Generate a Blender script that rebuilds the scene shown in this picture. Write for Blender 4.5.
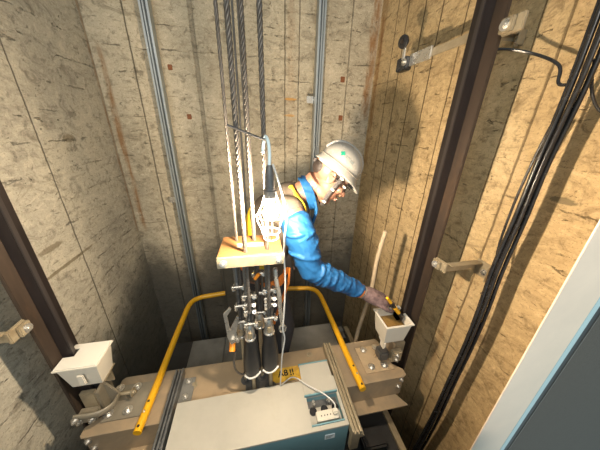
import bpy, bmesh, math, random
from mathutils import Vector, Matrix
from math import pi, sin, cos, radians
random.seed(7)
for o in list(bpy.data.objects): bpy.data.objects.remove(o, do_unlink=True)
C = bpy.context.scene.collection
S = bpy.context.scene

# ------------------------------------------------------------------ camera
yaw, pitch, roll = 0.20434, 0.40027, -0.02808
fwd = Vector((sin(yaw)*cos(pitch), cos(yaw)*cos(pitch), -sin(pitch)))
rgt = Vector((cos(yaw), -sin(yaw), 0)); dwn = fwd.cross(rgt)
r2 = rgt*cos(roll) + dwn*sin(roll); d2 = -rgt*sin(roll) + dwn*cos(roll)
cam = bpy.data.cameras.new('camera'); co = bpy.data.objects.new('camera', cam); C.objects.link(co)
cam.sensor_width = 36; cam.lens = 36*234.05/600; cam.clip_start = 0.02
up = -d2; bk = -fwd
co.matrix_world = Matrix(((r2.x, up.x, bk.x, 0), (r2.y, up.y, bk.y, 0), (r2.z, up.z, bk.z, 0), (0, 0, 0, 1)))
S.camera = co
# ------------------------------------------------------------------ light and exposure
W = bpy.data.worlds.new('world'); S.world = W; W.use_nodes = True
W.node_tree.nodes['Background'].inputs[0].default_value = (0.70, 0.90, 0.95, 1)
W.node_tree.nodes['Background'].inputs[1].default_value = 0.29
S.view_settings.view_transform = 'Standard'; S.view_settings.look = 'None'
S.view_settings.exposure = 1.08; S.view_settings.gamma = 1; S.view_settings.use_curve_mapping = False
BULB = 1330.0           # emission of the bulb
BP = (0.050, 0.72, -0.262)
def area(name, loc, target, size, power, col):
    l = bpy.data.lights.new(name, 'AREA'); l.shape = 'RECTANGLE'; l.size, l.size_y = size; l.energy = power; l.color = col
    o = bpy.data.objects.new(name, l); C.objects.link(o); o.location = loc
    o.rotation_euler = (Vector(target)-Vector(loc)).to_track_quat('-Z', 'Y').to_euler(); return o
area('landing_fill', (-0.2, -1.6, 1.3), (0, 1.0, -0.8), (1.6, 1.2), 30, (1.0, 0.93, 0.83))  # added fill behind the camera, standing in for light from the landing

# ------------------------------------------------------------------ node helpers
class NT:
    def __init__(s, name):
        s.m = bpy.data.materials.new(name); s.m.use_nodes = True; s.t = s.m.node_tree
        s.b = s.t.nodes['Principled BSDF']
    def n(s, typ, **kw):
        x = s.t.nodes.new(typ)
        for k, v in kw.items(): setattr(x, k, v)
        return x
    def put(s, sock, v):
        if isinstance(v, bpy.types.NodeSocket): s.t.links.new(v, sock)
        elif v is not None: sock.default_value = v
    def math(s, op, a, b=None, c=None, clamp=False):
        x = s.n('ShaderNodeMath', operation=op, use_clamp=clamp)
        for i, v in enumerate((a, b, c)): s.put(x.inputs[i], v)
        return x.outputs[0]
    def xyz(s, a, b, c):
        x = s.n('ShaderNodeCombineXYZ')
        for i, v in enumerate((a, b, c)): s.put(x.inputs[i], v)
        return x.outputs[0]
    def noise(s, vec, scale, detail=4, rough=0.6, dist=0.0):
        x = s.n('ShaderNodeTexNoise'); s.put(x.inputs['Vector'], vec); x.inputs['Scale'].default_value = scale
        x.inputs['Detail'].default_value = detail; x.inputs['Roughness'].default_value = rough; x.inputs['Distortion'].default_value = dist
        return x.outputs['Fac']
    def step(s, v, lo, hi):   # smooth 0..1 between lo and hi
        x = s.n('ShaderNodeMapRange', interpolation_type='SMOOTHSTEP'); s.put(x.inputs[0], v)
        x.inputs[1].default_value = lo; x.inputs[2].default_value = hi; return x.outputs[0]
    def mix(s, f, a, b, blend='MIX'):
        x = s.n('ShaderNodeMix', data_type='RGBA', blend_type=blend); s.put(x.inputs['Factor'], f)
        s.put(x.inputs['A'], a); s.put(x.inputs['B'], b); return x.outputs['Result']
    def ramp(s, f, stops):
        x = s.n('ShaderNodeValToRGB'); s.put(x.inputs[0], f); e = x.color_ramp.elements
        while len(e) < len(stops): e.new(0.5)
        for i, (p, c) in enumerate(stops): e[i].position = p; e[i].color = (*c, 1)
        return x.outputs[0]
    def bump(s, h, strength=0.3, dist=0.01):
        x = s.n('ShaderNodeBump'); s.put(x.inputs['Height'], h); x.inputs['Strength'].default_value = strength
        x.inputs['Distance'].default_value = dist; s.t.links.new(x.outputs[0], s.b.inputs['Normal'])
def rgba(c): return (c[0], c[1], c[2], 1)

def concrete(name, axis, cols, joints, rust=(), stains=(), base=None):
    """board-marked raw concrete; joints = [(u, width, strength)] vertical seams, rust = [(u, width, zlo, zhi, strength)]"""
    t = NT(name); g = t.n('ShaderNodeNewGeometry'); sp = t.n('ShaderNodeSeparateXYZ'); t.put(sp.inputs[0], g.outputs['Position'])
    u = sp.outputs[axis]; z = sp.outputs[2]
    uv = t.xyz(u, z, 0.0)
    big = t.noise(uv, 1.7, 6, 0.62, 0.6)
    col = t.ramp(big, [(0.30, cols[0]), (0.5, cols[1]), (0.70, cols[2])])
    # streaks along the boards
    st = t.noise(t.xyz(t.math('MULTIPLY', u, 2.2), t.math('MULTIPLY', z, 20.0), 0.3), 1.6, 7, 0.7, 0.4)
    col = t.mix(t.math('MULTIPLY', t.step(st, 0.46, 0.28), 0.5), col, rgba(cols[3]))
    fine = t.noise(uv, 42, 5, 0.7)
    col = t.mix(t.math('MULTIPLY', t.step(fine, 0.45, 0.75), 0.45), col, rgba([c*1.35 for c in cols[2]]))
    fine2 = t.noise(t.xyz(t.math('MULTIPLY', u, 1.0), z, 5.0), 17, 6, 0.72, 0.5)
    col = t.mix(t.math('MULTIPLY', t.step(fine2, 0.47, 0.34), 0.6), col, rgba([c*0.62 for c in cols[3]]))
    mid_ = t.noise(t.xyz(u, t.math('MULTIPLY', z, 1.6), 9.0), 7, 8, 0.78, 1.2)
    col = t.mix(t.math('MULTIPLY', t.step(mid_, 0.50, 0.36), 0.55), col, rgba([c*0.75 for c in cols[3]]))
    col = t.mix(t.math('MULTIPLY', t.step(mid_, 0.54, 0.68), 0.45), col, rgba([c*1.3 for c in cols[2]]))
    grain = t.noise(uv, 120, 3, 0.7)
    col = t.mix(t.math('MULTIPLY', t.step(grain, 0.45, 0.33), 0.5), col, rgba([c*0.6 for c in cols[3]]))
    # board edges every 15 cm, broken up
    wob = t.noise(t.xyz(u, t.math('MULTIPLY', z, 3.0), 0.0), 6, 5, 0.7)
    zz = t.math('ADD', z, t.math('MULTIPLY', wob, 0.07))
    fr = t.math('ABSOLUTE', t.math('SUBTRACT', t.math('FRACT', t.math('DIVIDE', zz, 0.148)), 0.5))
    br = t.step(t.noise(t.xyz(t.math('MULTIPLY', u, 5.0), t.math('MULTIPLY', z, 9.0), 0.0), 1.5, 5, 0.75), 0.50, 0.62)
    hl = t.math('MULTIPLY', t.step(fr, 0.034, 0.006), br)
    col = t.mix(t.math('MULTIPLY', hl, 0.5), col, rgba([c*0.40 for c in cols[3]]))
    # chips and pits, wider than tall
    pv = t.xyz(t.math('MULTIPLY', u, 1.0), t.math('MULTIPLY', z, 3.0), 0.0)
    p1 = t.noise(pv, 13, 5, 0.75, 0.8)
    pit = t.step(p1, 0.63, 0.68)
    col = t.mix(t.math('MULTIPLY', pit, 0.7), col, rgba([c*0.33 for c in cols[3]]))
    h = t.math('SUBTRACT', t.math('ADD', t.math('MULTIPLY', fine, 0.25), t.math('MULTIPLY', st, 0.5)), t.math('ADD', pit, hl))
    jn = t.math('MULTIPLY', t.math('SUBTRACT', t.noise(t.xyz(z, 0.0, 0.0), 6, 4, 0.7), 0.5), 0.016)
    uj = t.math('ADD', u, jn)
    for (u0, w, s_) in joints:
        d = t.math('ABSOLUTE', t.math('SUBTRACT', uj, u0))
        m = t.step(d, w, w*0.35)
        m2 = t.math('MULTIPLY', m, s_)
        col = t.mix(m2, col, rgba([c*0.30 for c in cols[3]]))
        h = t.math('SUBTRACT', h, m)
    rn = t.noise(t.xyz(t.math('MULTIPLY', u, 5.0), z, 1.0), 5, 5, 0.7)
    for (u0, w, zl, zh, s_) in rust:
        d = t.math('ABSOLUTE', t.math('SUBTRACT', t.math('ADD', u, t.math('MULTIPLY', t.math('SUBTRACT', rn, 0.5), w*1.6)), u0))
        m = t.math('MULTIPLY', t.step(d, w, w*0.25), t.math('MULTIPLY', t.step(z, zl-0.08, zl+0.08), t.step(z, zh+0.08, zh-0.08)))
        m = t.math('MULTIPLY', m, t.math('MULTIPLY', t.step(rn, 0.30, 0.62), s_))
        col = t.mix(m, col, (0.27, 0.13, 0.045, 1))
    for (u0, z0, ru, rz, c, s_) in stains:
        du = t.math('DIVIDE', t.math('SUBTRACT', u, u0), ru); dz = t.math('DIVIDE', t.math('SUBTRACT', z, z0), rz)
        rr = t.math('SQRT', t.math('ADD', t.math('MULTIPLY', du, du), t.math('MULTIPLY', dz, dz)))
        rr = t.math('ADD', rr, t.math('MULTIPLY', t.math('SUBTRACT', fine2, 0.5), 1.4))
        col = t.mix(t.math('MULTIPLY', t.step(rr, 1.0, 0.6), s_), col, rgba(c))
    if base:      # shadow over the lowest part of the wall, painted into the colour, uneven edge
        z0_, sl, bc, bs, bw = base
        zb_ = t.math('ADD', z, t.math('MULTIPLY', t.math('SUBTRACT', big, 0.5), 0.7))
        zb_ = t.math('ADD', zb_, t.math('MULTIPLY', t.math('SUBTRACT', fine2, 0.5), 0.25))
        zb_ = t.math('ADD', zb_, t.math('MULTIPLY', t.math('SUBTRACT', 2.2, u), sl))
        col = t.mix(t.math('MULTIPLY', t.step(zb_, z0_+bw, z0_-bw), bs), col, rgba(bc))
    t.put(t.b.inputs['Base Color'], col); t.b.inputs['Roughness'].default_value = 0.88
    t.b.inputs['Specular IOR Level'].default_value = 0.25
    t.bump(h, 0.8, 0.014)
    return t.m

def mat(name, c, rough=0.5, metal=0.0, var=0.25, scale=18, bump=0.12, c2=None, thr=(0.45, 0.7), amt=0.5, spec=0.5, alpha=None, trans=0.0, stretch=(1, 1, 1), sheen=0):
    """painted / metal / plastic surface with noise wear; c2 = colour of worn or dirty patches"""
    t = NT(name); tc = t.n('ShaderNodeTexCoord'); mp = t.n('ShaderNodeMapping'); mp.inputs['Scale'].default_value = stretch
    t.put(mp.inputs[0], tc.outputs['Object']); v = mp.outputs[0]
    f = t.noise(v, scale, 5, 0.65)
    dark = [x*(1-var) for x in c]; lite = [min(1, x*(1+var)) for x in c]
    col = t.ramp(f, [(0.3, dark), (0.7, lite)])
    if c2:
        g = t.noise(v, scale*0.45, 6, 0.7, 0.6)
        col = t.mix(t.math('MULTIPLY', t.step(g, *thr), amt), col, rgba(c2))
    t.put(t.b.inputs['Base Color'], col)
    t.b.inputs['Metallic'].default_value = metal
    t.put(t.b.inputs['Roughness'], t.math('ADD', rough-0.08, t.math('MULTIPLY', f, 0.16)))
    t.b.inputs['Specular IOR Level'].default_value = spec
    if trans: t.b.inputs['Transmission Weight'].default_value = trans
    if bump: t.bump(f, bump, 0.004)
    return t.m

M = {}
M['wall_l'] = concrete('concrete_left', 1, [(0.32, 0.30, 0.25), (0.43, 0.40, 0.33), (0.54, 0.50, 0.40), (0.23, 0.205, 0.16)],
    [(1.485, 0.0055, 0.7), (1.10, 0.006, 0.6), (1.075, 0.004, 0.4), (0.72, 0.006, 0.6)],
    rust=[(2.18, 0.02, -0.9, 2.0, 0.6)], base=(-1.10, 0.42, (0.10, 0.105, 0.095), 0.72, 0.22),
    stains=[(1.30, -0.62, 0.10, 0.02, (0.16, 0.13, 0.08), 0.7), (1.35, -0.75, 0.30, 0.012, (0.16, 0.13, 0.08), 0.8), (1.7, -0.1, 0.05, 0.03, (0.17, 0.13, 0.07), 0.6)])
M['wall_r'] = concrete('concrete_right', 1, [(0.42, 0.30, 0.155), (0.53, 0.385, 0.205), (0.61, 0.46, 0.265), (0.27, 0.185, 0.09)],
    [(1.47, 0.006, 0.8), (1.63, 0.006, 0.8), (1.95, 0.005, 0.7), (1.28, 0.005, 0.7), (0.90, 0.004, 0.5), (0.80, 0.006, 0.6), (1.82, 0.01, 0.5)],
    rust=[(2.15, 0.05, -0.3, 2.0, 0.8), (0.86, 0.03, -1.6, -0.6, 0.4)],
    stains=[(0.60, -0.22, 0.05, 0.015, (0.15, 0.12, 0.07), 0.8), (0.66, -0.95, 0.03, 0.03, (0.16, 0.11, 0.06), 0.7)])
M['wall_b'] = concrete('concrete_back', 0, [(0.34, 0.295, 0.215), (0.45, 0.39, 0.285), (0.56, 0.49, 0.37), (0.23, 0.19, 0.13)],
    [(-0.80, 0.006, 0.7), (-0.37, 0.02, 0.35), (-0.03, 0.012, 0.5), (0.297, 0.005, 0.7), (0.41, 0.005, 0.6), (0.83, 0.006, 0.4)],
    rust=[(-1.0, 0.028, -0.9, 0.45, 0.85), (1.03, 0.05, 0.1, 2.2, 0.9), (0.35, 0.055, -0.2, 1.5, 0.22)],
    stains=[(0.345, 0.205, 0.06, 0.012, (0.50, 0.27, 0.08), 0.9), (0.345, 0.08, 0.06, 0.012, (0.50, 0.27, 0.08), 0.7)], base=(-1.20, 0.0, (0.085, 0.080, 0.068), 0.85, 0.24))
M['pit'] = mat('pit_floor', (0.05, 0.047, 0.042), 0.9)
M['jamb'] = mat('door_frame_paint', (0.86, 0.70, 0.55), 0.35, var=0.05, scale=6, bump=0.02)
M['blue_edge'] = mat('blue_film_edge', (0.48, 0.66, 0.70), 0.3, var=0.06, scale=6, bump=0)
M['grey_panel'] = mat('grey_textured_panel', (0.090, 0.080, 0.066), 0.7, var=0.3, scale=220, bump=0.3)
M['rail'] = mat('dark_rail_steel', (0.026, 0.02, 0.019), 0.42, 0.3, 0.35, 9, c2=(0.06, 0.03, 0.018), thr=(0.52, 0.68), amt=0.5, stretch=(1, 1, 0.25))
M['rail_rust'] = mat('rusty_rail_flange', (0.040, 0.027, 0.019), 0.6, 0.2, 0.4, 10, c2=(0.13, 0.07, 0.032), thr=(0.5, 0.72), amt=0.8, stretch=(1, 1, 0.2))
M['rail_edge'] = mat('machined_rail_edge', (0.07, 0.06, 0.058), 0.35, 0.6, 0.2, 12, stretch=(1, 1, 0.1))
M['galv'] = mat('galvanised_steel', (0.32, 0.35, 0.36), 0.42, 0.65, 0.25, 9, c2=(0.20, 0.20, 0.19), thr=(0.5, 0.75), amt=0.6, stretch=(1, 1, 0.12))
M['zinc'] = mat('zinc_bracket_steel', (0.36, 0.30, 0.205), 0.42, 0.35, 0.2, 20, c2=(0.25, 0.18, 0.1), thr=(0.55, 0.7), amt=0.5)
M['bright'] = mat('bright_steel', (0.60, 0.58, 0.54), 0.28, 0.8, 0.15, 20)
M['dull'] = mat('dull_dark_steel', (0.14, 0.14, 0.14), 0.42, 0.7, 0.3, 20)
M['gunmetal'] = mat('grey_tube_steel', (0.20, 0.205, 0.21), 0.34, 0.7, 0.3, 14, stretch=(1, 1, 0.3))
M['rope'] = mat('rope_steel', (0.11, 0.10, 0.09), 0.42, 0.5, 0.25, 30, c2=(0.09, 0.075, 0.055), thr=(0.5, 0.7), amt=0.6)
M['beam'] = mat('beam_tan_paint', (0.34, 0.25, 0.155), 0.42, 0.0, 0.10, 7, bump=0.05, c2=(0.20, 0.165, 0.12), thr=(0.42, 0.66), amt=0.7)
M['black'] = mat('black_rubber', (0.018, 0.018, 0.019), 0.4, 0.0, 0.3, 25)
M['blackgloss'] = mat('black_plastic', (0.02, 0.02, 0.022), 0.25, 0.0, 0.3, 25)
M['wood'] = mat('new_pine_board', (0.15, 0.072, 0.024), 0.55, 0.0, 0.18, 5, c2=(0.11, 0.048, 0.015), thr=(0.45, 0.62), amt=0.6, stretch=(1, 9, 9))
M['tape'] = mat('white_tape', (0.25, 0.20, 0.17), 0.6, var=0.06)
M['cream'] = mat('cream_panel_paint', (0.40, 0.38, 0.33), 0.38, 0.0, 0.07, 6, bump=0.03, c2=(0.34, 0.30, 0.23), thr=(0.5, 0.72), amt=0.5)
M['cyan'] = mat('light_blue_paint', (0.15, 0.30, 0.345), 0.4, 0.0, 0.08, 6, bump=0.03, c2=(0.17, 0.29, 0.33), thr=(0.5, 0.7), amt=0.5)
M['label'] = mat('white_label', (0.75, 0.82, 0.86), 0.5, var=0.04)
M['yellow'] = mat('yellow_tube_paint', (0.74, 0.38, 0.012), 0.35, 0.0, 0.08, 12, c2=(0.55, 0.30, 0.05), thr=(0.55, 0.75), amt=0.6)
M['tag'] = mat('yellow_tape_label', (0.62, 0.38, 0.04), 0.5, 0.0, 0.15, 40, c2=(0.32, 0.15, 0.06), thr=(0.5, 0.65), amt=0.5)
M['pole'] = mat('pale_tan_pole', (0.42, 0.33, 0.22), 0.6, 0.0, 0.15, 20)
M['ink'] = mat('black_ink', (0.015, 0.012, 0.01), 0.6)
M['white_plastic'] = mat('white_plastic', (0.62, 0.58, 0.50), 0.35, 0.0, 0.04, 10, bump=0.02)
M['cup_lid'] = mat('white_cup_lid', (0.66, 0.63, 0.56), 0.4, 0.0, 0.04, 10, bump=0.02)
M['grey_paint'] = mat('grey_beige_paint', (0.21, 0.185, 0.14), 0.45, 0.1, 0.15, 18, c2=(0.12, 0.10, 0.075), thr=(0.5, 0.7), amt=0.5)
M['shoe_plate'] = mat('tan_plate_paint', (0.40, 0.30, 0.19), 0.42, 0.0, 0.10, 12, c2=(0.28, 0.20, 0.12), thr=(0.5, 0.7), amt=0.5)
M['oil'] = mat('brown_oil', (0.22, 0.13, 0.04), 0.12, 0.0, 0.3, 20)
M['cord'] = mat('white_cord', (0.55, 0.55, 0.54), 0.4, 0.0, 0.05)
M['paleblue'] = mat('pale_blue_hook', (0.60, 0.74, 0.80), 0.35, 0.0, 0.05)
M['orange'] = mat('orange_plastic', (0.85, 0.28, 0.02), 0.35, 0.0, 0.1)
M['orange_web'] = mat('orange_webbing', (0.72, 0.20, 0.025), 0.75, 0.0, 0.25, 60, bump=0.4)
M['roof'] = mat('dark_roof_steel', (0.030, 0.030, 0.031), 0.5, 0.2, 0.35, 5)
M['plate'] = mat('grey_roof_plate', (0.19, 0.185, 0.17), 0.5, 0.2, 0.25, 6, c2=(0.08, 0.07, 0.06), thr=(0.5, 0.7), amt=0.6)
M['rust_plate'] = mat('rusty_embed', (0.20, 0.07, 0.025), 0.8, 0.0, 0.4, 60)
M['skin'] = mat('skin', (0.20, 0.10, 0.066), 0.5, 0.0, 0.06, 14, bump=0.05)
M['lip'] = mat('lip_skin', (0.50, 0.20, 0.15), 0.5, 0.0, 0.06, 14, bump=0)
M['hair'] = mat('black_hair', (0.02, 0.014, 0.012), 0.55, 0.0, 0.5, 90, bump=0.8, stretch=(1, 1, 4))
M['helmet'] = mat('white_hard_hat', (0.26, 0.25, 0.23), 0.28, 0.0, 0.03, 5, bump=0.0)
M['helmet_line'] = mat('helmet_groove', (0.30, 0.27, 0.22), 0.5)
M['green'] = mat('green_print', (0.0, 0.22, 0.14), 0.5)
M['print'] = mat('faint_grey_print', (0.12, 0.17, 0.18), 0.5)
M['strap'] = mat('grey_webbing', (0.045, 0.04, 0.04), 0.8, 0.0, 0.3, 80, bump=0.3)
M['vest'] = mat('greige_vest_cloth', (0.10, 0.08, 0.063), 0.88, 0.0, 0.10, 12, bump=0.5, spec=0.2)
M['trousers'] = mat('dark_trouser_cloth', (0.028, 0.028, 0.034), 0.85, 0.0, 0.25, 20, bump=0.4)
M['yweb'] = mat('yellow_webbing', (0.72, 0.46, 0.02), 0.75, 0.0, 0.15, 60, bump=0.3)
def cloth_blue():
    t = NT('blue_shirt_cloth'); tc = t.n('ShaderNodeTexCoord'); v = tc.outputs['Object']
    w = t.n('ShaderNodeTexWave', wave_type='BANDS', bands_direction='DIAGONAL'); t.put(w.inputs[0], v); w.inputs['Scale'].default_value = 9
    w.inputs['Distortion'].default_value = 7; w.inputs['Detail'].default_value = 3; w.inputs['Detail Scale'].default_value = 1.4
    f = t.noise(v, 9, 5, 0.6)
    t.put(t.b.inputs['Base Color'], t.ramp(f, [(0.3, (0.003, 0.058, 0.175)), (0.7, (0.004, 0.070, 0.20))]))
    t.b.inputs['Roughness'].default_value = 0.6
    t.bump(t.math('ADD', w.outputs['Fac'], t.math('MULTIPLY', f, 0.8)), 0.30, 0.010); return t.m
M['blue'] = cloth_blue()
def glove_mat():
    t = NT('knit_glove'); tc = t.n('ShaderNodeTexCoord'); v = tc.outputs['Object']
    f = t.noise(v, 45, 4, 0.6); g = t.noise(v, 140, 2, 0.5)
    t.put(t.b.inputs['Base Color'], t.ramp(f, [(0.35, (0.085, 0.052, 0.052)), (0.68, (0.20, 0.13, 0.125))]))
    t.b.inputs['Roughness'].default_value = 0.9; t.bump(g, 0.5, 0.003); return t.m
M['glove'] = glove_mat()
def emit(name, c, s):
    m = bpy.data.materials.new(name); m.use_nodes = True; nt = m.node_tree; b = nt.nodes['Principled BSDF']
    b.inputs['Base Color'].default_value = rgba(c); b.inputs['Emission Color'].default_value = rgba(c); b.inputs['Emission Strength'].default_value = s
    return m
M['bulb'] = emit('lit_bulb_glass', (1.0, 0.80, 0.56), BULB)
def glassm():
    t = NT('clear_lens'); t.b.inputs['Base Color'].default_value = (0.9, 0.95, 1, 1); t.b.inputs['Transmission Weight'].default_value = 1
    t.b.inputs['Roughness'].default_value = 0.03; t.b.inputs['IOR'].default_value = 1.1; return t.m
M['lens'] = glassm()

# ------------------------------------------------------------------ mesh helpers
def box(bm, x0, x1, y0, y1, z0, z1, bev=0.0):
    v = [bm.verts.new(p) for p in ((x0,y0,z0),(x1,y0,z0),(x1,y1,z0),(x0,y1,z0),(x0,y0,z1),(x1,y0,z1),(x1,y1,z1),(x0,y1,z1))]
    fs = [bm.faces.new([v[i] for i in q]) for q in ((0,3,2,1),(4,5,6,7),(0,1,5,4),(1,2,6,5),(2,3,7,6),(3,0,4,7))]
    if bev:
        es = list({e for f in fs for e in f.edges})
        bmesh.ops.bevel(bm, geom=es, offset=bev, segments=2, affect='EDGES', clamp_overlap=True)
def frame_of(d, prev=None):
    d = d.normalized()
    a = prev if prev is not None else (Vector((0,0,1)) if abs(d.z) < 0.9 else Vector((0,1,0)))
    n = (a - d*a.dot(d)).normalized(); return n, d.cross(n).normalized()
def tube(bm, pts, rad, n=12, cap=True, flat=None, up=None):
    """sweep; rad a number or a list; flat = (a, b) half-axes multiplier"""
    pts = [Vector(p) for p in pts]; R = rad if isinstance(rad, (list, tuple)) else [rad]*len(pts)
    rings = []; prev = Vector(up) if up else None
    for i, p in enumerate(pts):
        d = (pts[min(i+1, len(pts)-1)] - pts[max(i-1, 0)])
        a, b = frame_of(d, prev); prev = a
        fa, fb = flat if flat else (1, 1)
        rr = R[i] if isinstance(R[i], (tuple, list)) else (R[i], R[i])
        rings.append([bm.verts.new(p + a*cos(2*pi*k/n)*rr[0]*fa + b*sin(2*pi*k/n)*rr[1]*fb) for k in range(n)])
    for r, s in zip(rings, rings[1:]):
        for k in range(n): bm.faces.new((r[k], r[(k+1)%n], s[(k+1)%n], s[k]))
    if cap:
        bm.faces.new(list(reversed(rings[0]))); bm.faces.new(rings[-1])
def smooth_path(pts, k=6):
    pts = [Vector(p) for p in pts]; out = []
    for i in range(len(pts)-1):
        p0 = pts[max(i-1, 0)]; p1 = pts[i]; p2 = pts[i+1]; p3 = pts[min(i+2, len(pts)-1)]
        for j in range(k):
            t = j/k
            out.append(0.5*((2*p1) + (p2-p0)*t + (2*p0-5*p1+4*p2-p3)*t*t + (3*p1-p0-3*p2+p3)*t**3))
    out.append(pts[-1]); return out
def ell(bm, c, r, rot=None, seg=16):
    m = Matrix.Translation(Vector(c)) @ (rot.to_4x4() if rot is not None else Matrix.Identity(4)) @ Matrix.Diagonal((r[0], r[1], r[2], 1))
    bmesh.ops.create_uvsphere(bm, u_segments=seg, v_segments=seg//2+2, radius=1, matrix=m)
def cyl(bm, a, b, r, n=16, r2=None): tube(bm, [a, b], [r, r if r2 is None else r2], n)
def hexbolt(bm, c, d, r=0.009, h=0.007, washer=True, stud=True):
    c = Vector(c); d = Vector(d).normalized()
    if washer: cyl(bm, c, c+d*0.003, r*1.75, 20)
    cyl(bm, c+d*0.002, c+d*(0.002+h), r, 6)
    if stud: cyl(bm, c+d*h, c+d*(h+0.007), r*0.55, 10)
def prism(bm, poly, axis, a, b):
    """extrude polygon along axis (0,1,2) from a to b; poly points are the other two coordinates in order"""
    def P(p, h):
        q = list(p); q.insert(axis, h); return q
    lo = [bm.verts.new(P(p, a)) for p in poly]; hi = [bm.verts.new(P(p, b)) for p in poly]; n = len(poly)
    bm.faces.new(lo); bm.faces.new(list(reversed(hi)))
    for i in range(n): bm.faces.new((lo[i], hi[i], hi[(i+1)%n], lo[(i+1)%n]))
def revolve(bm, prof, c, d, n=20):
    c = Vector(c); d = Vector(d).normalized()
    tube(bm, [c+d*h for h, r in prof], [max(r, 1e-4) for h, r in prof], n)
def obj(name, bm, m, parent=None, smooth=False, bevel=0.0, angle=40):
    bmesh.ops.recalc_face_normals(bm, faces=bm.faces)
    me = bpy.data.meshes.new(name); bm.to_mesh(me); bm.free()
    o = bpy.data.objects.new(name, me); C.objects.link(o)
    if isinstance(m, str): m = M[m]
    me.materials.append(m)
    if parent: o.parent = parent; 
    if smooth:
        for p in me.polygons: p.use_smooth = True
        for e in me.edges: pass
        try: me.set_sharp_from_angle(angle=radians(angle))
        except Exception: pass
    if bevel:
        b = o.modifiers.new('bevel', 'BEVEL'); b.width = bevel; b.segments = 2; b.limit_method = 'ANGLE'
    return o
def B(): return bmesh.new()
def tag(o, label, cat, group=None):
    o['label'] = label; o['category'] = cat
    if group: o['group'] = group
    return o
def thing(name, label, cat, loc=(0,0,0), group=None):
    o = bpy.data.objects.new(name, None); C.objects.link(o); o.location = loc; o.empty_display_size = 0.05
    return tag(o, label, cat, group)
def part(name, bm, m, t, **kw):
    """geometry written in world coordinates, parented to thing t"""
    base = Vector((0,0,0)); q = t
    while q: base += q.location; q = q.parent
    bmesh.ops.translate(bm, verts=bm.verts, vec=-base)
    return obj(name, bm, m, t, **kw)
def top(name, bm, m, label, cat, origin=None, group=None, **kw):
    if origin is not None: bmesh.ops.translate(bm, verts=bm.verts, vec=-Vector(origin))
    o = obj(name, bm, m, None, **kw)
    if origin is not None: o.location = origin
    return tag(o, label, cat, group)
def struct(name, bm, m, **kw):
    o = obj(name, bm, m, **kw); o['kind'] = 'structure'; return o
def textmesh(s, size, mtx, m, name, parent, bold=0.0, base=None):
    cu = bpy.data.curves.new(name, 'FONT'); cu.body = s; cu.size = size; cu.align_x = 'CENTER'; cu.align_y = 'CENTER'; cu.extrude = 0.0004; cu.offset = bold
    tmp = bpy.data.objects.new('tmp', cu); C.objects.link(tmp)
    bpy.context.view_layer.update()
    me = bpy.data.meshes.new_from_object(tmp.evaluated_get(bpy.context.evaluated_depsgraph_get()))
    bpy.data.objects.remove(tmp, do_unlink=True)
    bm = B(); bm.from_mesh(me); bpy.data.meshes.remove(me)
    bmesh.ops.transform(bm, matrix=mtx, verts=bm.verts)
    return part(name, bm, m, parent)

# ------------------------------------------------------------------ the shaft
XL, XR, YB, ZT, ZF = -1.05, 1.07, 2.2, 2.4, -2.75
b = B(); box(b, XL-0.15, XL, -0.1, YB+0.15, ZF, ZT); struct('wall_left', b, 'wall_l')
b = B(); box(b, XR, XR+0.15, 0.43, YB+0.15, ZF, ZT); struct('wall_right', b, 'wall_r')
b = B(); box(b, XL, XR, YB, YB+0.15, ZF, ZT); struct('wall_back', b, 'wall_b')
b = B(); box(b, XL-0.15, XR+0.15, -0.1, YB+0.15, ZF-0.1, ZF); struct('floor', b, 'pit')
# landing door frame at the right
b = B(); box(b, 0.872, 1.060, 0.398, 0.402, ZF, 1.6, 0.001); struct('trim_1', b, 'jamb')
b = B(); box(b, 1.0605, 1.088, 0.3975, 0.402, ZF, 1.6, 0.001); struct('trim_2', b, 'blue_edge')
b = B(); box(b, 1.0885, 1.120, 0.400, 0.404, ZF, 1.6); struct('dark_gap_strip', b, 'black')  # black strip standing in for the shaded gap beside the frame
b = B(); box(b, 1.1205, 1.124, 0.398, 0.404, ZF, 1.6); struct('trim_4', b, 'plate')
b = B(); box(b, 1.1245, 2.3, 0.3985, 0.428, ZF, 1.6); struct('wall_front', b, 'grey_panel')
b = B(); box(b, XL, 0.87, 0.14, 0.29, ZF, -1.05); struct('wall_front_blocker', b, 'pit')  # unseen wall piece, added to block ambient light low in the shaft
# small rusty form ties in the back wall
for (x, z, s, lab) in ((0.79, 0.372, 0.019, 'small square rusty form tie in back wall, upper one right of the right steel channel'),
                  (0.80, 0.075, 0.019, 'small square rusty form tie in back wall, lower one just above the white hard hat'),
                  (-0.56, 0.375, 0.016, 'small square rusty form tie in back wall, upper one beside the left steel channel'),
                  (-0.475, 0.045, 0.017, 'small square rusty form tie in back wall, lower one beside the left steel channel')):
    b = B(); box(b, x-s, x+s, YB-0.004, YB+0.01, z-s*1.15, z+s*1.15, 0.003)
    top('form_tie', b, 'rust_plate', lab, 'form tie', (x, YB, z), 'rusty form ties in the back wall')

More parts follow.
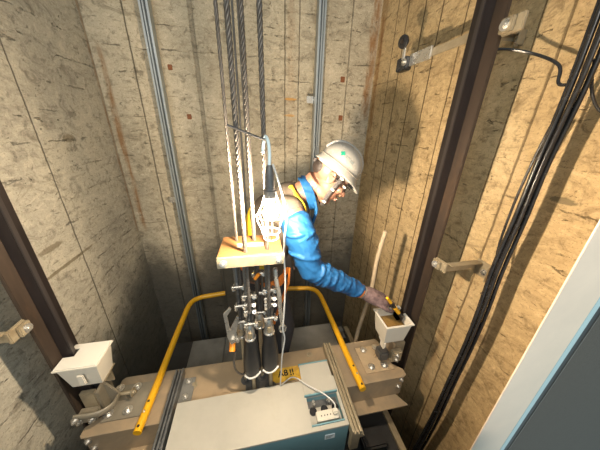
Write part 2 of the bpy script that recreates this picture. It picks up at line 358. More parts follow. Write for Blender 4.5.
# ------------------------------------------------------------------ T guide rails beside the car
def guide_rail(sx, label):
    t = thing('guide_rail', label, 'guide rail', (sx*0.875, 0.922, ZF), 'guide rails of the elevator car')
    x = lambda v: sx*v
    b = B(); box(b, *sorted((x(0.872), x(0.886))), 0.862, 0.984, ZF, ZT, 0.002); part('rail_flange', b, 'rail_rust', t)
    b = B(); box(b, *sorted((x(0.832), x(0.872))), 0.913, 0.931, ZF, ZT, 0.001); part('rail_blade', b, 'rail', t)
    b = B(); box(b, *sorted((x(0.826), x(0.8318))), 0.9135, 0.9305, ZF, ZT, 0.001); part('running_edge', b, 'rail_edge', t)
    # dark duct-like stiffener behind the blade
    b = B(); box(b, *sorted((x(0.850), x(0.871))), 0.9315, 0.983, ZF, ZT, 0.002); part('rail_web', b, 'rail', t)
guide_rail(1, 'dark rusty steel guide rail running up the right concrete wall')
guide_rail(-1, 'dark rusty steel guide rail at the lower left edge, running up the left wall')
def rail_bracket(sx, z, label, small=False):
    t = thing('rail_bracket', label, 'bracket', (sx*1.06, 0.80, z), 'brackets tying the guide rails to the walls')
    wx = XR if sx > 0 else -XL
    def bx_(bm, x0, x1, y0, y1, z0, z1, bv=0.002):
        a, c = sorted((sx*x0, sx*x1)); box(bm, a, c, y0, y1, z0, z1, bv)
    ya = 0.975 if small else 0.805          # arm face
    b = B(); bx_(b, 0.888, wx-0.012, ya-0.006, ya, z-(0.0 if small else 0.028), z+0.022); bx_(b, 0.888, wx-0.012, ya-0.034, ya-0.006, z+0.016, z+0.022); part('bracket_arm', b, 'zinc', t)
    b = B(); bx_(b, wx-0.006, wx, ya-(0.04 if small else 0.085), ya, z-(0.02 if small else 0.05), z+0.03); bx_(b, wx-0.035, wx-0.006, ya-(0.04 if small else 0.085), ya-(0.035 if small else 0.080), z-(0.02 if small else 0.05), z+0.03); part('wall_angle', b, 'zinc', t)
    b = B(); bx_(b, 0.874, 0.888, 0.790, 0.861, z-0.030, z+0.022, 0.003); bx_(b, 0.860, 0.8735, 0.815, 0.861, z-0.026, z+0.018, 0.003); part('rail_clip', b, 'zinc', t)
    b = B(); hexbolt(b, (sx*0.860, 0.838, z-0.004), (-sx, -0.3, 0), 0.010, 0.008); part('bolt', b, 'bright', t)
    b = B(); hexbolt(b, (sx*(wx-0.006), ya-(0.02 if small else 0.05), z-(0.005 if small else 0.02)), (-sx, 0, 0), 0.009, 0.009); part('anchor_bolt', b, 'bright', t)
rail_bracket(1, -0.605, 'zinc angle bracket bolted between right guide rail and wall, below the middle of the rail')
rail_bracket(1, 0.335, 'zinc angle bracket on right guide rail near the top edge of the picture', True)
rail_bracket(-1, -0.72, 'zinc bracket with bolt on left guide rail at the left edge')
rail_bracket(-1, 0.55, 'zinc bracket on left guide rail, high up the left wall')

# galvanised channels on the back wall
def channel(x, label):
    t = thing('wall_channel', label, 'steel channel', (x, 2.09, ZF), 'galvanised channels standing on the back wall')
    prof = [(-0.038,0.035),(-0.038,-0.035),(-0.020,-0.035),(-0.020,-0.030),(-0.032,-0.030),(-0.032,-0.005),(-0.006,-0.005),(-0.006,-0.045),(0.006,-0.045),(0.006,-0.005),(0.032,-0.005),(0.032,-0.030),(0.020,-0.030),(0.020,-0.035),(0.038,-0.035),(0.038,0.035)]
    b = B(); prism(b, [(x+p[0]*0.74, 2.10+p[1]) for p in prof], 2, ZF, ZT); part('channel_section', b, 'galv', t)
    for z in (-0.615, 1.3) if x < 0 else (0.2, 1.3):
        b = B(); box(b, x-0.06, x-0.030, 2.12, YB, z-0.02, z+0.02, 0.002); box(b, x-0.085, x-0.03, 2.112, 2.118, z-0.025, z+0.025, 0.002)
        k = part('channel_clip', b, 'bright', t)
channel(-0.625, 'galvanised steel channel standing against the back wall on the left')
channel(0.55, 'galvanised steel channel on the back wall rising behind the worker\'s white hard hat')

# ------------------------------------------------------------------ limit switch on an arm at the right wall
t = thing('limit_switch', 'roller limit switch on a flat metal arm reaching out from the right guide rail', 'switch', (0.92, 1.45, 0.40))
b = B(); box(b, 0.905, 0.912, 0.985, 1.38, 0.338, 0.372, 0.001); part('mounting_arm', b, 'zinc', t)
b = B(); box(b, 0.893, 0.904, 1.25, 1.42, 0.325, 0.382, 0.002); part('cover_plate', b, 'bright', t)
b = B(); box(b, 0.868, 0.913, 1.42, 1.51, 0.308, 0.375, 0.005); part('switch_body', b, 'blackgloss', t)
b = B(); box(b, 0.862, 0.870, 1.43, 1.455, 0.36, 0.43, 0.002); part('lever', b, 'bright', t)
b = B(); hexbolt(b, (0.868, 1.43, 0.345), (-1, -0.3, 0), 0.01, 0.008); part('bolt', b, 'bright', t)
b = B(); revolve(b, [(0, 0.026), (0.004, 0.032), (0.014, 0.032), (0.018, 0.026)], (0.862, 1.448, 0.443), (-1, -0.35, -0.1), 24); wheel = part('roller', b, 'blackgloss', t, smooth=True)
b = B(); revolve(b, [(0.016, 0.010), (0.024, 0.010)], (0.862, 1.448, 0.443), (-1, -0.35, -0.1), 12); part('roller_hub', b, 'rail_rust', wheel)

# ------------------------------------------------------------------ black cable bundle on the right wall
bun = [(0.985,0.66,2.3),(0.98,0.655,1.2),(0.975,0.657,0.62),(0.97,0.643,0.32),(0.97,0.638,0.12),(0.97,0.643,-0.10),(0.97,0.641,-0.30),(0.97,0.645,-0.52),(0.97,0.636,-0.74),(0.97,0.634,-0.95),(0.97,0.640,-1.2),(0.97,0.645,-1.5),(0.98,0.665,-1.8),(0.98,0.69,-2.2),(0.98,0.69,ZF+0.01)]
offs = [(0,-0.004,0.0075),(0.013,0.004,0.006),(-0.010,0.007,0.006),(0.009,-0.015,0.007),(-0.012,-0.012,0.0055),(0.014,0.015,0.0045),(-0.002,0.018,0.0045)]
for i, (dx, dy, r) in enumerate(offs):
    rnd = random.Random(i); ph = rnd.random()*6
    pts = [(p[0]+dx, p[1]+dy*(1.25 if p[2] > 0 else 1.0)+0.0015*sin(j*1.3+ph), p[2]) for j, p in enumerate(bun)]
    b = B(); tube(b, smooth_path(pts, 6), r, 10)
    top('hanging_cable', b, 'blackgloss', 'black cable in the thick bundle hanging down the right wall', 'cable', (0.97, 0.66, ZF), 'black cables of the bundle on the right wall', smooth=True)
b = B(); tube(b, smooth_path([(0.985,0.672,0.02),(0.99,0.688,-0.12),(0.99,0.692,-0.28),(0.985,0.684,-0.42),(0.98,0.668,-0.50)], 8), 0.0045, 8)
top('loose_cable', b, 'blackgloss', 'thin black cable bulging loose from the left side of the wall cable bundle', 'cable', (0.985,0.70,-0.3), smooth=True)
b = B(); tube(b, smooth_path([(0.89,0.955,0.285),(0.95,0.90,0.285),(1.0,0.82,0.255),(1.0,0.73,0.205),(0.985,0.70,0.15),(0.980,0.672,0.14)], 8), 0.005, 8)
top('branch_cable', b, 'blackgloss', 'thin black cable arching from the right guide rail to the cable bundle', 'cable', (1.0,0.8,0.25), smooth=True)
b = B(); tube(b, smooth_path([(0.975,0.625,0.20),(1.0,0.615,0.12),(1.02,0.58,0.06),(1.03,0.52,0.05),(1.04,0.45,0.09)], 8), 0.004, 8)
top('side_cable', b, 'blackgloss', 'thin black cable curving from the cable bundle to the right edge', 'cable', (1.0,0.56,0.1), smooth=True)

# ------------------------------------------------------------------ elevator car roof, crosshead beam and fittings
t = thing('elevator_car', 'dark flat elevator car roof with grey plates under the beam', 'elevator car', (0, 1.0, ZF))
b = B(); box(b, -0.74, 0.74, 0.40, 1.57, -2.6, -1.69, 0.004); part('car_body', b, 'roof', t)
b = B(); box(b, -0.56, -0.10, 1.10, 1.56, -1.689, -1.680, 0.002); part('roof_plate', b, 'plate', t)
b = B(); box(b, 0.16, 0.63, 1.10, 1.556, -1.689, -1.680, 0.002); part('roof_plate', b, 'plate', t)
b = B(); box(b, 0.655, 0.70, 1.40, 1.45, -1.689, -1.62, 0.003); box(b, 0.64, 0.72, 1.38, 1.47, -1.689, -1.684); part('roof_lug', b, 'plate', t)
b = B(); box(b, -0.305, -0.295, 1.12, 1.555, -1.6795, -1.675); part('roof_seam', b, 'dull', t)
b = B(); box(b, 0.745, 0.775, 0.35, 1.5, -1.72, -1.69, 0.002); box(b, 0.745, 0.78, 0.35, 1.5, -1.69, -1.684, 0.001); part('edge_angle', b, 'zinc', t)
for (x, y) in ((0.60, 0.66), (0.55, 0.55)):
    b = B(); box(b, x-0.07, x+0.07, y-0.05, y+0.05, -1.689, -1.63, 0.01); part('roof_fitting', b, 'black', t)

ZB = -1.36
t = thing('crosshead_beam', 'tan painted steel crosshead beam spanning the car between the guide rails', 'beam', (0, 0.93, ZB-0.17))
b = B()
prism(b, [(-0.845,0.79),(0.825,0.79),(0.845,0.80),(0.845,0.835),(0.79,0.885),(0.79,1.055),(0.775,1.07),(-0.775,1.07),(-0.79,1.055),(-0.79,0.885),(-0.855,0.835),(-0.855,0.80)], 2, ZB-0.008, ZB)
part('top_plate', b, 'beam', t, bevel=0.002)
b = B(); box(b, -0.84, 0.83, 0.795, 0.803, ZB-0.166, ZB-0.008); part('web', b, 'beam', t)
b = B(); box(b, -0.78, 0.78, 1.055, 1.063, ZB-0.166, ZB-0.008); part('web', b, 'beam', t)
b = B(); prism(b, [(-0.84,0.725),(0.845,0.725),(0.80,0.803),(-0.80,0.803)], 2, ZB-0.174, ZB-0.166); box(b, -0.80, 0.80, 0.803, 1.07, ZB-0.174, ZB-0.166); part('bottom_flange', b, 'beam', t)
for (x, z) in ((0.815,-0.03),(0.805,-0.09),(-0.83,-0.04),(-0.82,-0.10)):
    b = B(); hexbolt(b, (x, 0.795, ZB+z), (0,-1,0), 0.009, 0.008); part('bolt', b, 'bright', t)
for x, y in ((0.30, 1.03), (-0.385, 0.955)):
    b = B(); hexbolt(b, (x, y, ZB), (0,0,1), 0.011, 0.009); part('bolt', b, 'zinc', t)
# yellow tape with hand-written marks
b = B(); box(b, 0.045, 0.215, 0.885, 0.968, ZB, ZB+0.0015); lab_ = part('tape_label', b, 'tag', t)
for s_, x, w in (('A8', 0.115, 0.052), ('!!', 0.168, 0.052)):
    k = textmesh(s_, w, Matrix.Translation((x, 0.932, ZB+0.0022)) @ Matrix.Rotation(radians(4), 4, 'Z'), 'ink', 'handwriting', t, 0.0012)
# dirty cable slot pieces
b = B(); box(b, -0.10, 0.03, 0.87, 1.0, ZB, ZB+0.004); part('hitch_plate', b, 'dull', t)

def shoe(sx, label):
    t = thing('guide_shoe', label, 'guide shoe', (sx*0.72, 0.93, ZB), 'guide shoes on the crosshead ends')
    X = lambda a, c: sorted((sx*a, sx*c))
    x0, x1 = X(0.605, 0.822)
    b = B(); prism(b, [(sx*0.605,0.84),(sx*0.79,0.84),(sx*0.79,0.885),(sx*0.785,1.015),(sx*0.605,1.015)], 2, ZB+0.0005, ZB+0.010)
    part('base_plate', b, 'shoe_plate' if sx > 0 else 'grey_paint', t, bevel=0.002)
    for (x, y) in ((0.655,0.992),(0.742,0.998),(0.652,0.874),(0.737,0.872)):
        if sx < 0: x += 0.030
        b = B(); cyl(b, (sx*x,y,ZB+0.010), (sx*x,y,ZB+0.0125), 0.021, 24); w = part('washer', b, 'dull', t)
        b = B(); hexbolt(b, (sx*x,y,ZB+0.0125), (0,0,1), 0.0125, 0.009); part('bolt', b, 'bright', w)
    # upright bracket and head with slot
    b = B(); prism(b, [(sx*0.70, ZB+0.010),(sx*0.795, ZB+0.010),(sx*0.795, ZB+0.15),(sx*0.775, ZB+0.15),(sx*0.735, ZB+0.07)], 1, 0.930, 0.942)
    x0, x1 = X(0.783, 0.797); box(b, x0, x1, 0.885, 0.985, ZB+0.010, ZB+0.16, 0.003)
    part('gusset', b, 'shoe_plate' if sx > 0 else 'grey_paint', t)
    for y0, y1 in ((0.885, 0.908), (0.936, 0.962)):
        b = B(); x0, x1 = X(0.798, 0.862); box(b, x0, x1, y0, y1, ZB+0.03, ZB+0.165, 0.004); part('shoe_jaw', b, 'zinc', t)
    for y0, y1 in ((0.9082, 0.9122), (0.9318, 0.9358)):
        b = B(); x0, x1 = X(0.80, 0.848); box(b, x0, x1, y0, y1, ZB+0.03, ZB+0.16); part('liner', b, 'black', t)
    if sx > 0:
        b = B(); box(b, 0.755, 0.825, 0.845, 0.880, ZB+0.06, ZB+0.14, 0.006); part('clamp_block', b, 'zinc', t)
        for z in (0.115, 0.08): b = B(); hexbolt(b, (0.79, 0.845, ZB+z), (0,-1,0), 0.008, 0.008); part('bolt', b, 'bright', t)
        b = B(); box(b, 0.69, 0.752, 0.86, 0.93, ZB+0.06, ZB+0.125, 0.01); part('spring_housing', b, 'dull', t)
    else:
        b = B()   # curved cast arm around a dark opening
        pts = [(-0.86,0.825,ZB+0.10),(-0.78,0.822,ZB+0.10),(-0.745,0.835,ZB+0.095),(-0.725,0.87,ZB+0.085),(-0.73,0.91,ZB+0.075)]
        tube(b, smooth_path(pts, 6), 0.018, 14, flat=(1.0, 0.5)); part('cast_arm', b, 'grey_paint', t, smooth=True)
        b = B(); box(b, -0.875, -0.79, 0.835, 0.883, ZB+0.03, ZB+0.075, 0.006); part('clamp_block', b, 'grey_paint', t)
        for x, z in ((-0.85, 0.10), (-0.81, 0.05), (-0.86, 0.05)): b = B(); hexbolt(b, (x, 0.81 if z > 0.06 else 0.835, ZB+z), (0,-1,0.2), 0.009, 0.010); part('bolt', b, 'bright', t)
        b = B(); cyl(b, (-0.74,0.935,ZB+0.055), (-0.675,0.935,ZB+0.055), 0.009, 14); hexbolt(b, (-0.675,0.935,ZB+0.055),(1,0,0),0.013,0.010); part('adjuster_rod', b, 'zinc', t, smooth=True)
shoe(1, 'tan cast guide shoe with four bolts under the right white oil cup')
shoe(-1, 'greyish cast guide shoe with four bolts under the left white oil cup')

# oil cups -----------------------------------------------------------
def oil_cup(x0, x1, y0, y1, zt, zb, notch_left, lid, label):
    t = thing('oil_cup', label, 'oil cup', ((x0+x1)/2, (y0+y1)/2, zb), 'white plastic rail oil cups')
    ny0, ny1, nd = 0.902, 0.942, 0.038
    def outline(e, taper=0.0):
        X0, X1, Y0, Y1 = x0-e+taper, x1+e-taper, y0-e+taper, y1+e-taper
        if notch_left: return [(X0,Y0),(X1,Y0),(X1,Y1),(X0,Y1),(X0,ny1),(x0+nd,ny1),(x0+nd,ny0),(X0,ny0)]
        return [(X0,Y0),(X1,Y0),(X1,ny0),(x1-nd,ny0),(x1-nd,ny1),(X1,ny1),(X1,Y1),(X0,Y1)]
    b = B(); th = 0.004
    oT, oB, iT, iB = outline(0), outline(0, 0.016), outline(-th), outline(-th, 0.016)
    L = lambda o_, z: [b.verts.new((p[0], p[1], z)) for p in o_]
    a, c, d, e = L(oB, zb), L(oT, zt), L(iT, zt), L(iB, zb+th); n = 8
    for p, q in ((a, c), (c, d), (d, e)):
        for i in range(n): b.faces.new((p[i], p[(i+1)%n], q[(i+1)%n], q[i]))
    b.faces.new(a); b.faces.new(e)
    part('cup_body', b, 'white_plastic', t)
    b = B(); o1, i1 = outline(0.008), outline(-0.001)
    a, c, d, e = L(o1, zt-0.004), L(o1, zt+0.002), L(i1, zt+0.002), L(i1, zt-0.004)
    for p, q in ((a, c), (c, d), (d, e), (e, a)):
        for i in range(n): b.faces.new((p[i], p[(i+1)%n], q[(i+1)%n], q[i]))
    part('rim', b, 'white_plastic', t)
    if lid:
        b = B(); prism(b, outline(0.004), 2, zt+0.0025, zt+0.007); part('lid', b, 'cup_lid', t, bevel=0.0015)
        b = B(); box(b, x0+0.065, x0+0.09, y0-0.006, y0+0.004, zb+0.03, zt-0.045, 0.003); part('level_rib', b, 'white_plastic', t)
    else:
        b = B(); prism(b, outline(-0.0045, 0.007), 2, zt-0.062, zt-0.045); part('oil', b, 'oil', t)
        b = B(); prism(b, [(y0+0.02, zb-0.05),(y0+0.055, zb-0.05),(y0+0.055, zb-0.02),(y0+0.075,zb-0.02),(y0+0.075,zb-0.001),(y0+0.01,zb-0.001),(y0+0.01,zb-0.03)], 0, x0+0.018, x0+0.024); part('mounting_foot', b, 'white_plastic', t)
oil_cup(-0.857, -0.707, 0.845, 0.965, -0.972, -1.105, True, True, 'white plastic oil cup with closed lid on the left guide shoe')
oil_cup(0.660, 0.812, 0.822, 0.958, -0.978, -1.112, False, False, 'open white plastic oil cup with brown oil under the worker\'s gloved hand')
# cup brackets (each holds its cup to the shoe)
b = B(); box(b, -0.79, -0.74, 0.945, 0.955, -1.21, -1.106, 0.002); box(b, -0.80, -0.72, 0.87, 0.96, -1.112, -1.1065)
top('cup_bracket', b, 'zinc', 'short metal bracket under the closed left oil cup', 'bracket', (-0.76,0.95,-1.2), 'metal brackets under the oil cups')
b = B(); box(b, 0.735, 0.770, 0.945, 0.955, -1.20, -1.122, 0.002); box(b, 0.72, 0.78, 0.90, 0.955, -1.122, -1.1135)
top('cup_bracket', b, 'zinc', 'short metal bracket under the open right oil cup', 'bracket', (0.76,0.95,-1.2), 'metal brackets under the oil cups')

t = thing('leaning_pole', 'pale tan round pole standing on the car roof behind the worker\'s gloved hand', 'pole', (0.69, 1.17, -1.68))
b = B(); tube(b, smooth_path([(0.690,1.17,-1.679),(0.698,1.17,-1.40),(0.730,1.17,-1.16),(0.750,1.17,-1.00),(0.751,1.17,-0.79),(0.776,1.175,-0.585)], 6), 0.0135, 14); part('shaft', b, 'pole', t, smooth=True)
b = B(); ell(b, (0.776,1.175,-0.584), (0.0135,0.0135,0.008)); part('pole_tip', b, 'pole', t, smooth=True)

# slotted steel channels lying across the beam
def strut(x, w, y0, y1, label, tab):
    t = thing('strut_channel', label, 'steel channel', (x, (y0+y1)/2, ZB), 'ribbed steel channels across the beam beside the blue cabinet')
    z = ZB+0.0005
    prof = [(-1,0),(-1,0.055),(-0.72,0.055),(-0.72,0.035),(-0.40,0.035),(-0.40,0.050),(-0.14,0.050),(-0.14,0.030),(0.14,0.030),(0.14,0.050),(0.45,0.050),(0.45,0.022),(0.8,0.022),(0.8,0.010),(1,0.010),(1,0)]
    b = B(); prism(b, [(x+p[0]*w*(1 if tab == 'r' else -1), z+p[1]) for p in prof], 1, y0, y1); part('ribbed_section', b, 'zinc' if tab == 'r' else 'gunmetal', t, bevel=0.0008)
    if tab == 'l':
        b = B(); box(b, x+w, x+w+0.065, 0.87, 1.00, ZB+0.0005, ZB+0.006, 0.001); k = part('fixing_tab', b, 'plate', t)
        b = B(); hexbolt(b, (x+w+0.03, 0.98, ZB+0.006), (0,0,1), 0.009); part('bolt', b, 'bright', t)
        b = B(); hexbolt(b, (x+w+0.03, 0.895, ZB+0.006), (0,0,1), 0.009); part('bolt', b, 'bright', t)
    else:
        b = B(); box(b, x-w+0.001, x+w-0.02, 0.562, 0.59, ZB-0.10, ZB+0.0005, 0.002); part('end_leg', b, 'zinc', t)
strut(0.427, 0.032, 0.56, 1.055, 'ribbed tan steel channel crossing the beam right of the blue cabinet', 'r')
strut(-0.478, 0.030, 0.58, 1.03, 'ribbed grey steel channel crossing the beam left of the blue cabinet', 'l')

# yellow folded handrail tubes lying on the beam
def rail_tube(pts, label):
    t = thing('handrail_tube', label, 'handrail', pts[0], 'bent yellow handrail tubes')
    b = B(); tube(b, smooth_path(pts, 8), 0.019, 16); o = part('tube', b, 'yellow', t, smooth=True)
    b = B()
    p0, p1 = Vector(pts[0]), Vector(pts[1]); d = (p1-p0).normalized()
    for s_ in (0.02, 0.13): b = B(); q = p0+d*s_+Vector((0,0,0.0165)); cyl(b, q, q+Vector((0,0,0.004)), 0.006, 12); part('screw', b, 'ink', t)
    b = B(); p = p0 + d*0.08 + Vector((0,0,0.017)); hexbolt(b, p, (0,0,1), 0.006, 0.005, washer=False); part('fixing_bolt', b, 'bright', t)
zt_ = ZB+0.020
rail_tube([(-0.592,0.755,zt_),(-0.582,0.95,zt_),(-0.570,1.30,zt_),(-0.560,1.50,zt_),(-0.552,1.60,zt_),(-0.525,1.66,zt_),(-0.47,1.69,zt_),(-0.40,1.70,zt_),(-0.285,1.712,zt_)], 'bent yellow handrail tube lying over the beam on the left')
rail_tube([(0.540,0.752,zt_),(0.533,0.95,zt_),(0.525,1.30,zt_),(0.520,1.48,zt_),(0.515,1.56,zt_),(0.49,1.625,zt_),(0.44,1.66,zt_),(0.39,1.67,zt_),(0.16,1.695,zt_)], 'bent yellow handrail tube lying over the beam on the right')

# ------------------------------------------------------------------ blue and cream control cabinet in front of the beam
ZC = -1.31
t = thing('control_cabinet', 'cream topped light blue metal control cabinet in front of the beam', 'cabinet', (0, 0.72, -1.69))
x0, x1, y0, y1 = -0.435, 0.393, 0.597, 0.84; hx0, hx1, hy0, hy1 = 0.214, 0.378, 0.622, 0.75
b = B()
box(b, x0, hx0, y0, y1, ZC-0.012, ZC, 0.001); box(b, hx0, x1, y0, hy0, ZC-0.012, ZC, 0.001); box(b, hx1, x1, hy0, hy1, ZC-0.012, ZC, 0.001); box(b, hx0, x1, hy1, y1, ZC-0.012, ZC, 0.001)
part('top_panel', b, 'cream', t)
b = B(); box(b, x0+0.004, x1-0.004, y0+0.004, 0.785, -1.689, ZC-0.075)
box(b, x0+0.004, hx0-0.006, y0+0.004, 0.785, ZC-0.075, ZC-0.012); part('cabinet_body', b, 'cyan', t)
b = B(); box(b, x0+0.002, x1-0.002, y0+0.001, y0+0.004, -1.68, ZC-0.012); fp = part('front_panel', b, 'cyan', t)
b = B(); box(b, 0.275, 0.325, y0-0.001, y0+0.001, ZC-0.085, ZC-0.05); k = part('sticker', b, 'label', fp)
b = B(); 
for i in range(3): box(b, 0.281, 0.318-0.006*i, y0-0.0016, y0-0.001, ZC-0.060-0.008*i, ZC-0.057-0.008*i)
part('sticker_print', b, 'print', fp)
b = B(); box(b, x1-0.002, x1, y0+0.004, 0.79, -1.68, ZC-0.012); part('side_panel', b, 'cyan', t); b = B(); box(b, x0, x0+0.002, y0+0.004, 0.79, -1.68, ZC-0.012); part('side_panel', b, 'cyan', t)
# compartment
b = B(); box(b, hx0-0.005, hx0, hy0-0.004, hy1+0.004, ZC-0.075, ZC-0.012); box(b, hx1, hx1+0.004, hy0, hy1+0.004, ZC-0.075, ZC-0.012); box(b, hx0, hx1, hy1, hy1+0.004, ZC-0.075, ZC-0.012); box(b, hx0, hx1, hy0-0.006, hy0, ZC-0.075, ZC+0.006); part('compartment_lining', b, 'cyan', t)
b = B(); box(b, hx0, hx1, hy0, hy1, ZC-0.075, ZC-0.040); part('switch_panel', b, 'dull', t)
b = B(); box(b, hx0+0.004, hx1-0.004, 0.626, 0.708, ZC-0.040, ZC-0.026, 0.001); ip = part('instrument_plate', b, 'cream', t)
for i, x in enumerate((0.238, 0.297, 0.355)):
    b = B(); revolve(b, [(0, 0.018), (0.010, 0.018), (0.014, 0.014)], (x, 0.690, ZC-0.026), (0,0,1), 20); k = part('push_button', b, 'blackgloss', ip, smooth=True)
for x in (0.25, 0.33):
    b = B(); box(b, x-0.006, x+0.006, 0.715, 0.742, ZC-0.040, ZC-0.012, 0.003); part('toggle_switch', b, 'bright', t)
b = B(); box(b, 0.246, 0.355, 0.632, 0.676, ZC-0.026, ZC+0.004, 0.003); so = part('power_socket', b, 'white_plastic', t)
b = B()
for x in (0.270, 0.286, 0.300, 0.316): cyl(b, (x, 0.652, ZC+0.0035), (x, 0.652, ZC+0.0048), 0.0032, 10)
part('socket_hole', b, 'ink', so)
# open lid lying back on the beam
b = B(); box(b, 0.207, 0.381, 0.757, 0.925, ZC+0.003, ZC+0.012, 0.002); k = part('hinged_lid', b, 'cream', t)
for ya, yb_ in ((0.9255, 0.932), (0.750, 0.7565)): b = B(); box(b, 0.205, 0.383, ya, yb_, ZC-0.004, ZC+0.013, 0.001); part('lid_edge', b, 'cyan', t)

# ------------------------------------------------------------------ hoist ropes
def rope(x, y, z0, z1, r, label, strands=4):
    b = B(); n = int((z1-z0)/0.0115)
    for s_ in range(strands):
        pts = []
        for i in range(n+1):
            z = z0+(z1-z0)*i/n; a = 2*pi*(z/0.075 + s_/strands)
            pts.append((x+cos(a)*r*0.62, y+sin(a)*r*0.62, z))
        tube(b, pts, r*0.46, 6)
    return top('hoist_rope', b, 'rope', label, 'steel rope', (x, y, z0), 'steel hoist ropes', smooth=True, angle=80)
RP = [(-0.081, 0.915, 0.0062), (-0.044, 0.815, 0.0086), (-0.009, 0.910, 0.0086), (0.041, 0.822, 0.0082)]
rl = ['thin twisted steel hoist rope, leftmost of the ropes through the wooden board', 'thick twisted steel hoist rope, second from left, entering front of the wooden board',
      'thick twisted steel hoist rope, third from left, entering back of the wooden board', 'twisted steel hoist rope behind the hanging work lamp, rightmost through the board']
for (x, y, r), l in zip(RP, rl): rope(x, y, -0.75, 2.3, r, l)
for x, lab in ((-0.058, 'smooth dark wire hanging behind the hoist ropes, left one of two'), (-0.030, 'smooth dark wire hanging behind the hoist ropes, right one of two')):
    b = B(); tube(b, [(x, 1.55, 2.3), (x, 1.55, 0.5), (x+0.002, 1.55, -0.62)], 0.006, 8)
    top('hanging_wire', b, 'dull', lab, 'wire', (x, 1.55, -0.62), 'dark wires behind the hoist ropes', smooth=True)

# wooden board clamped on the ropes
ZW = -0.453
t = thing('rope_board', 'pale wooden board with metal edge strip threaded on the hoist ropes', 'board', (-0.01, 0.87, ZW-0.02))
b = B(); prism(b, [(-0.146,0.792),(0.100,0.792),(0.102,0.960),(-0.139,0.960)], 2, ZW-0.020, ZW); part('board', b, 'wood', t, bevel=0.002)
b = B(); box(b, -0.148, 0.102, 0.783, 0.7915, ZW-0.048, ZW-0.002, 0.002); part('edge_strip', b, 'zinc', t)
for x in (-0.125, 0.082):
    b = B(); hexbolt(b, (x, 0.783, ZW-0.026), (0,-1,0), 0.008, 0.006); part('bolt', b, 'bright', t)
b = B(); box(b, -0.078, 0.03, 0.855, 0.888, ZW, ZW+0.001); part('tape_strip', b, 'tape', t)

# ------------------------------------------------------------------ rope terminations below the board
def clipset(b, x, y, z, tilt=0.0, w=0.044):
    """one wire rope grip: saddle, U bolt and two nuts"""
    box(b, x-w*0.75, x+w*0.75, y-0.020, y-0.006, z-0.008, z+0.008, 0.003)
    for s_ in (-1, 1):
        cyl(b, (x+s_*w*0.5, y-0.034, z+tilt*s_), (x+s_*w*0.5, y+0.012, z), 0.0042, 8)
        cyl(b, (x+s_*w*0.5, y-0.030, z+tilt*s_), (x+s_*w*0.5, y-0.020, z), 0.0085, 6)
def termination(x, y, zc, boot, label):
    t = thing('rope_socket', label, 'rope socket', (x, y, -1.33), 'rope end sockets hanging below the board')
    zt = ZW-0.02
    b = B(); tube(b, [(x+0.0, y, zt-0.03), (x, y, zc[0])], 0.0125, 14); part('rope_sleeve', b, 'gunmetal', t, smooth=True)
    b = B(); tube(b, smooth_path([(x+0.022, y-0.004, zc[0]+0.02), (x+0.020, y-0.004, zc[1]), (x+0.010, y, zc[2]-0.03)], 6), 0.007, 10); part('dead_end', b, 'rope', t, smooth=True)
    b = B(); tube(b, [(x, y, zc[0]), (x, y, zc[2]-0.02)], 0.010, 12); part('live_rope', b, 'dull', t, smooth=True)
    for q_, z in enumerate((zc[0]+0.01, zc[1], zc[2], (zc[0]+zc[1])/2)[:4 if boot else 3]):
        b = B(); clipset(b, x+0.008, y-0.006, z, 0.004 + 0.006*(q_ % 2), 0.044 - 0.006*(q_ % 2)); part('rope_clip', b, 'bright', t)
    zs = zc[2]-0.02
    b = B(); revolve(b, [(0, 0.012), (-0.02, 0.019), (-0.055, 0.024), (-0.075, 0.024), (-0.078, 0.028), (-0.086, 0.028)], (x, y, zs), (0,0,1), 18); part('socket', b, 'bright', t, smooth=True)
    b = B(); box(b, x-0.010, x+0.010, y-0.030, y-0.020, zs-0.065, zs-0.025, 0.004); part('wedge', b, 'zinc', t)
    zb = zs-0.082
    if boot:
        b = B(); ze = -1.185 if x < 0 else -1.175
        prof = [(0.0, 0.026), (-0.02, 0.029), (-0.06, 0.034), (-0.12, 0.042), (ze-zb+0.06, 0.0455), (ze-zb+0.02, 0.0455), (ze-zb, 0.040)]
        revolve(b, prof, (x, y, zb), (0,0,1), 18); part('rubber_boot', b, 'black', t, smooth=True)
        b = B(); tube(b, smooth_path([(x-0.040,y-0.030,ze+0.008),(x-0.016,y-0.047,ze+0.004),(x+0.014,y-0.047,ze+0.010),(x+0.040,y-0.030,ze+0.018)], 6), 0.0045, 8); part('white_tie', b, 'cord', t, smooth=True)
        zb = ze
    b = B(); cyl(b, (x, y, zb), (x, y, -1.355), 0.010, 14); part('anchor_rod', b, 'zinc', t, smooth=True)
    b = B(); hexbolt(b, (x, y, -1.357), (0,0,1), 0.017, 0.016, stud=False); part('nut', b, 'dull', t)
termination(-0.052, 0.862, (-0.700, -0.775, -0.850), True, 'rope socket ending in the left of the two black rubber boots')
termination(0.040, 0.868, (-0.685, -0.755, -0.835), True, 'rope socket ending in the right of the two black rubber boots')
termination(-0.098, 0.932, (-0.70, -0.80, -0.90), False, 'bare rope socket at the back left, beside the grey fork link')
termination(-0.004, 0.938, (-0.64, -0.74, -0.86), False, 'bare rope socket at the back right, between the two front ones')
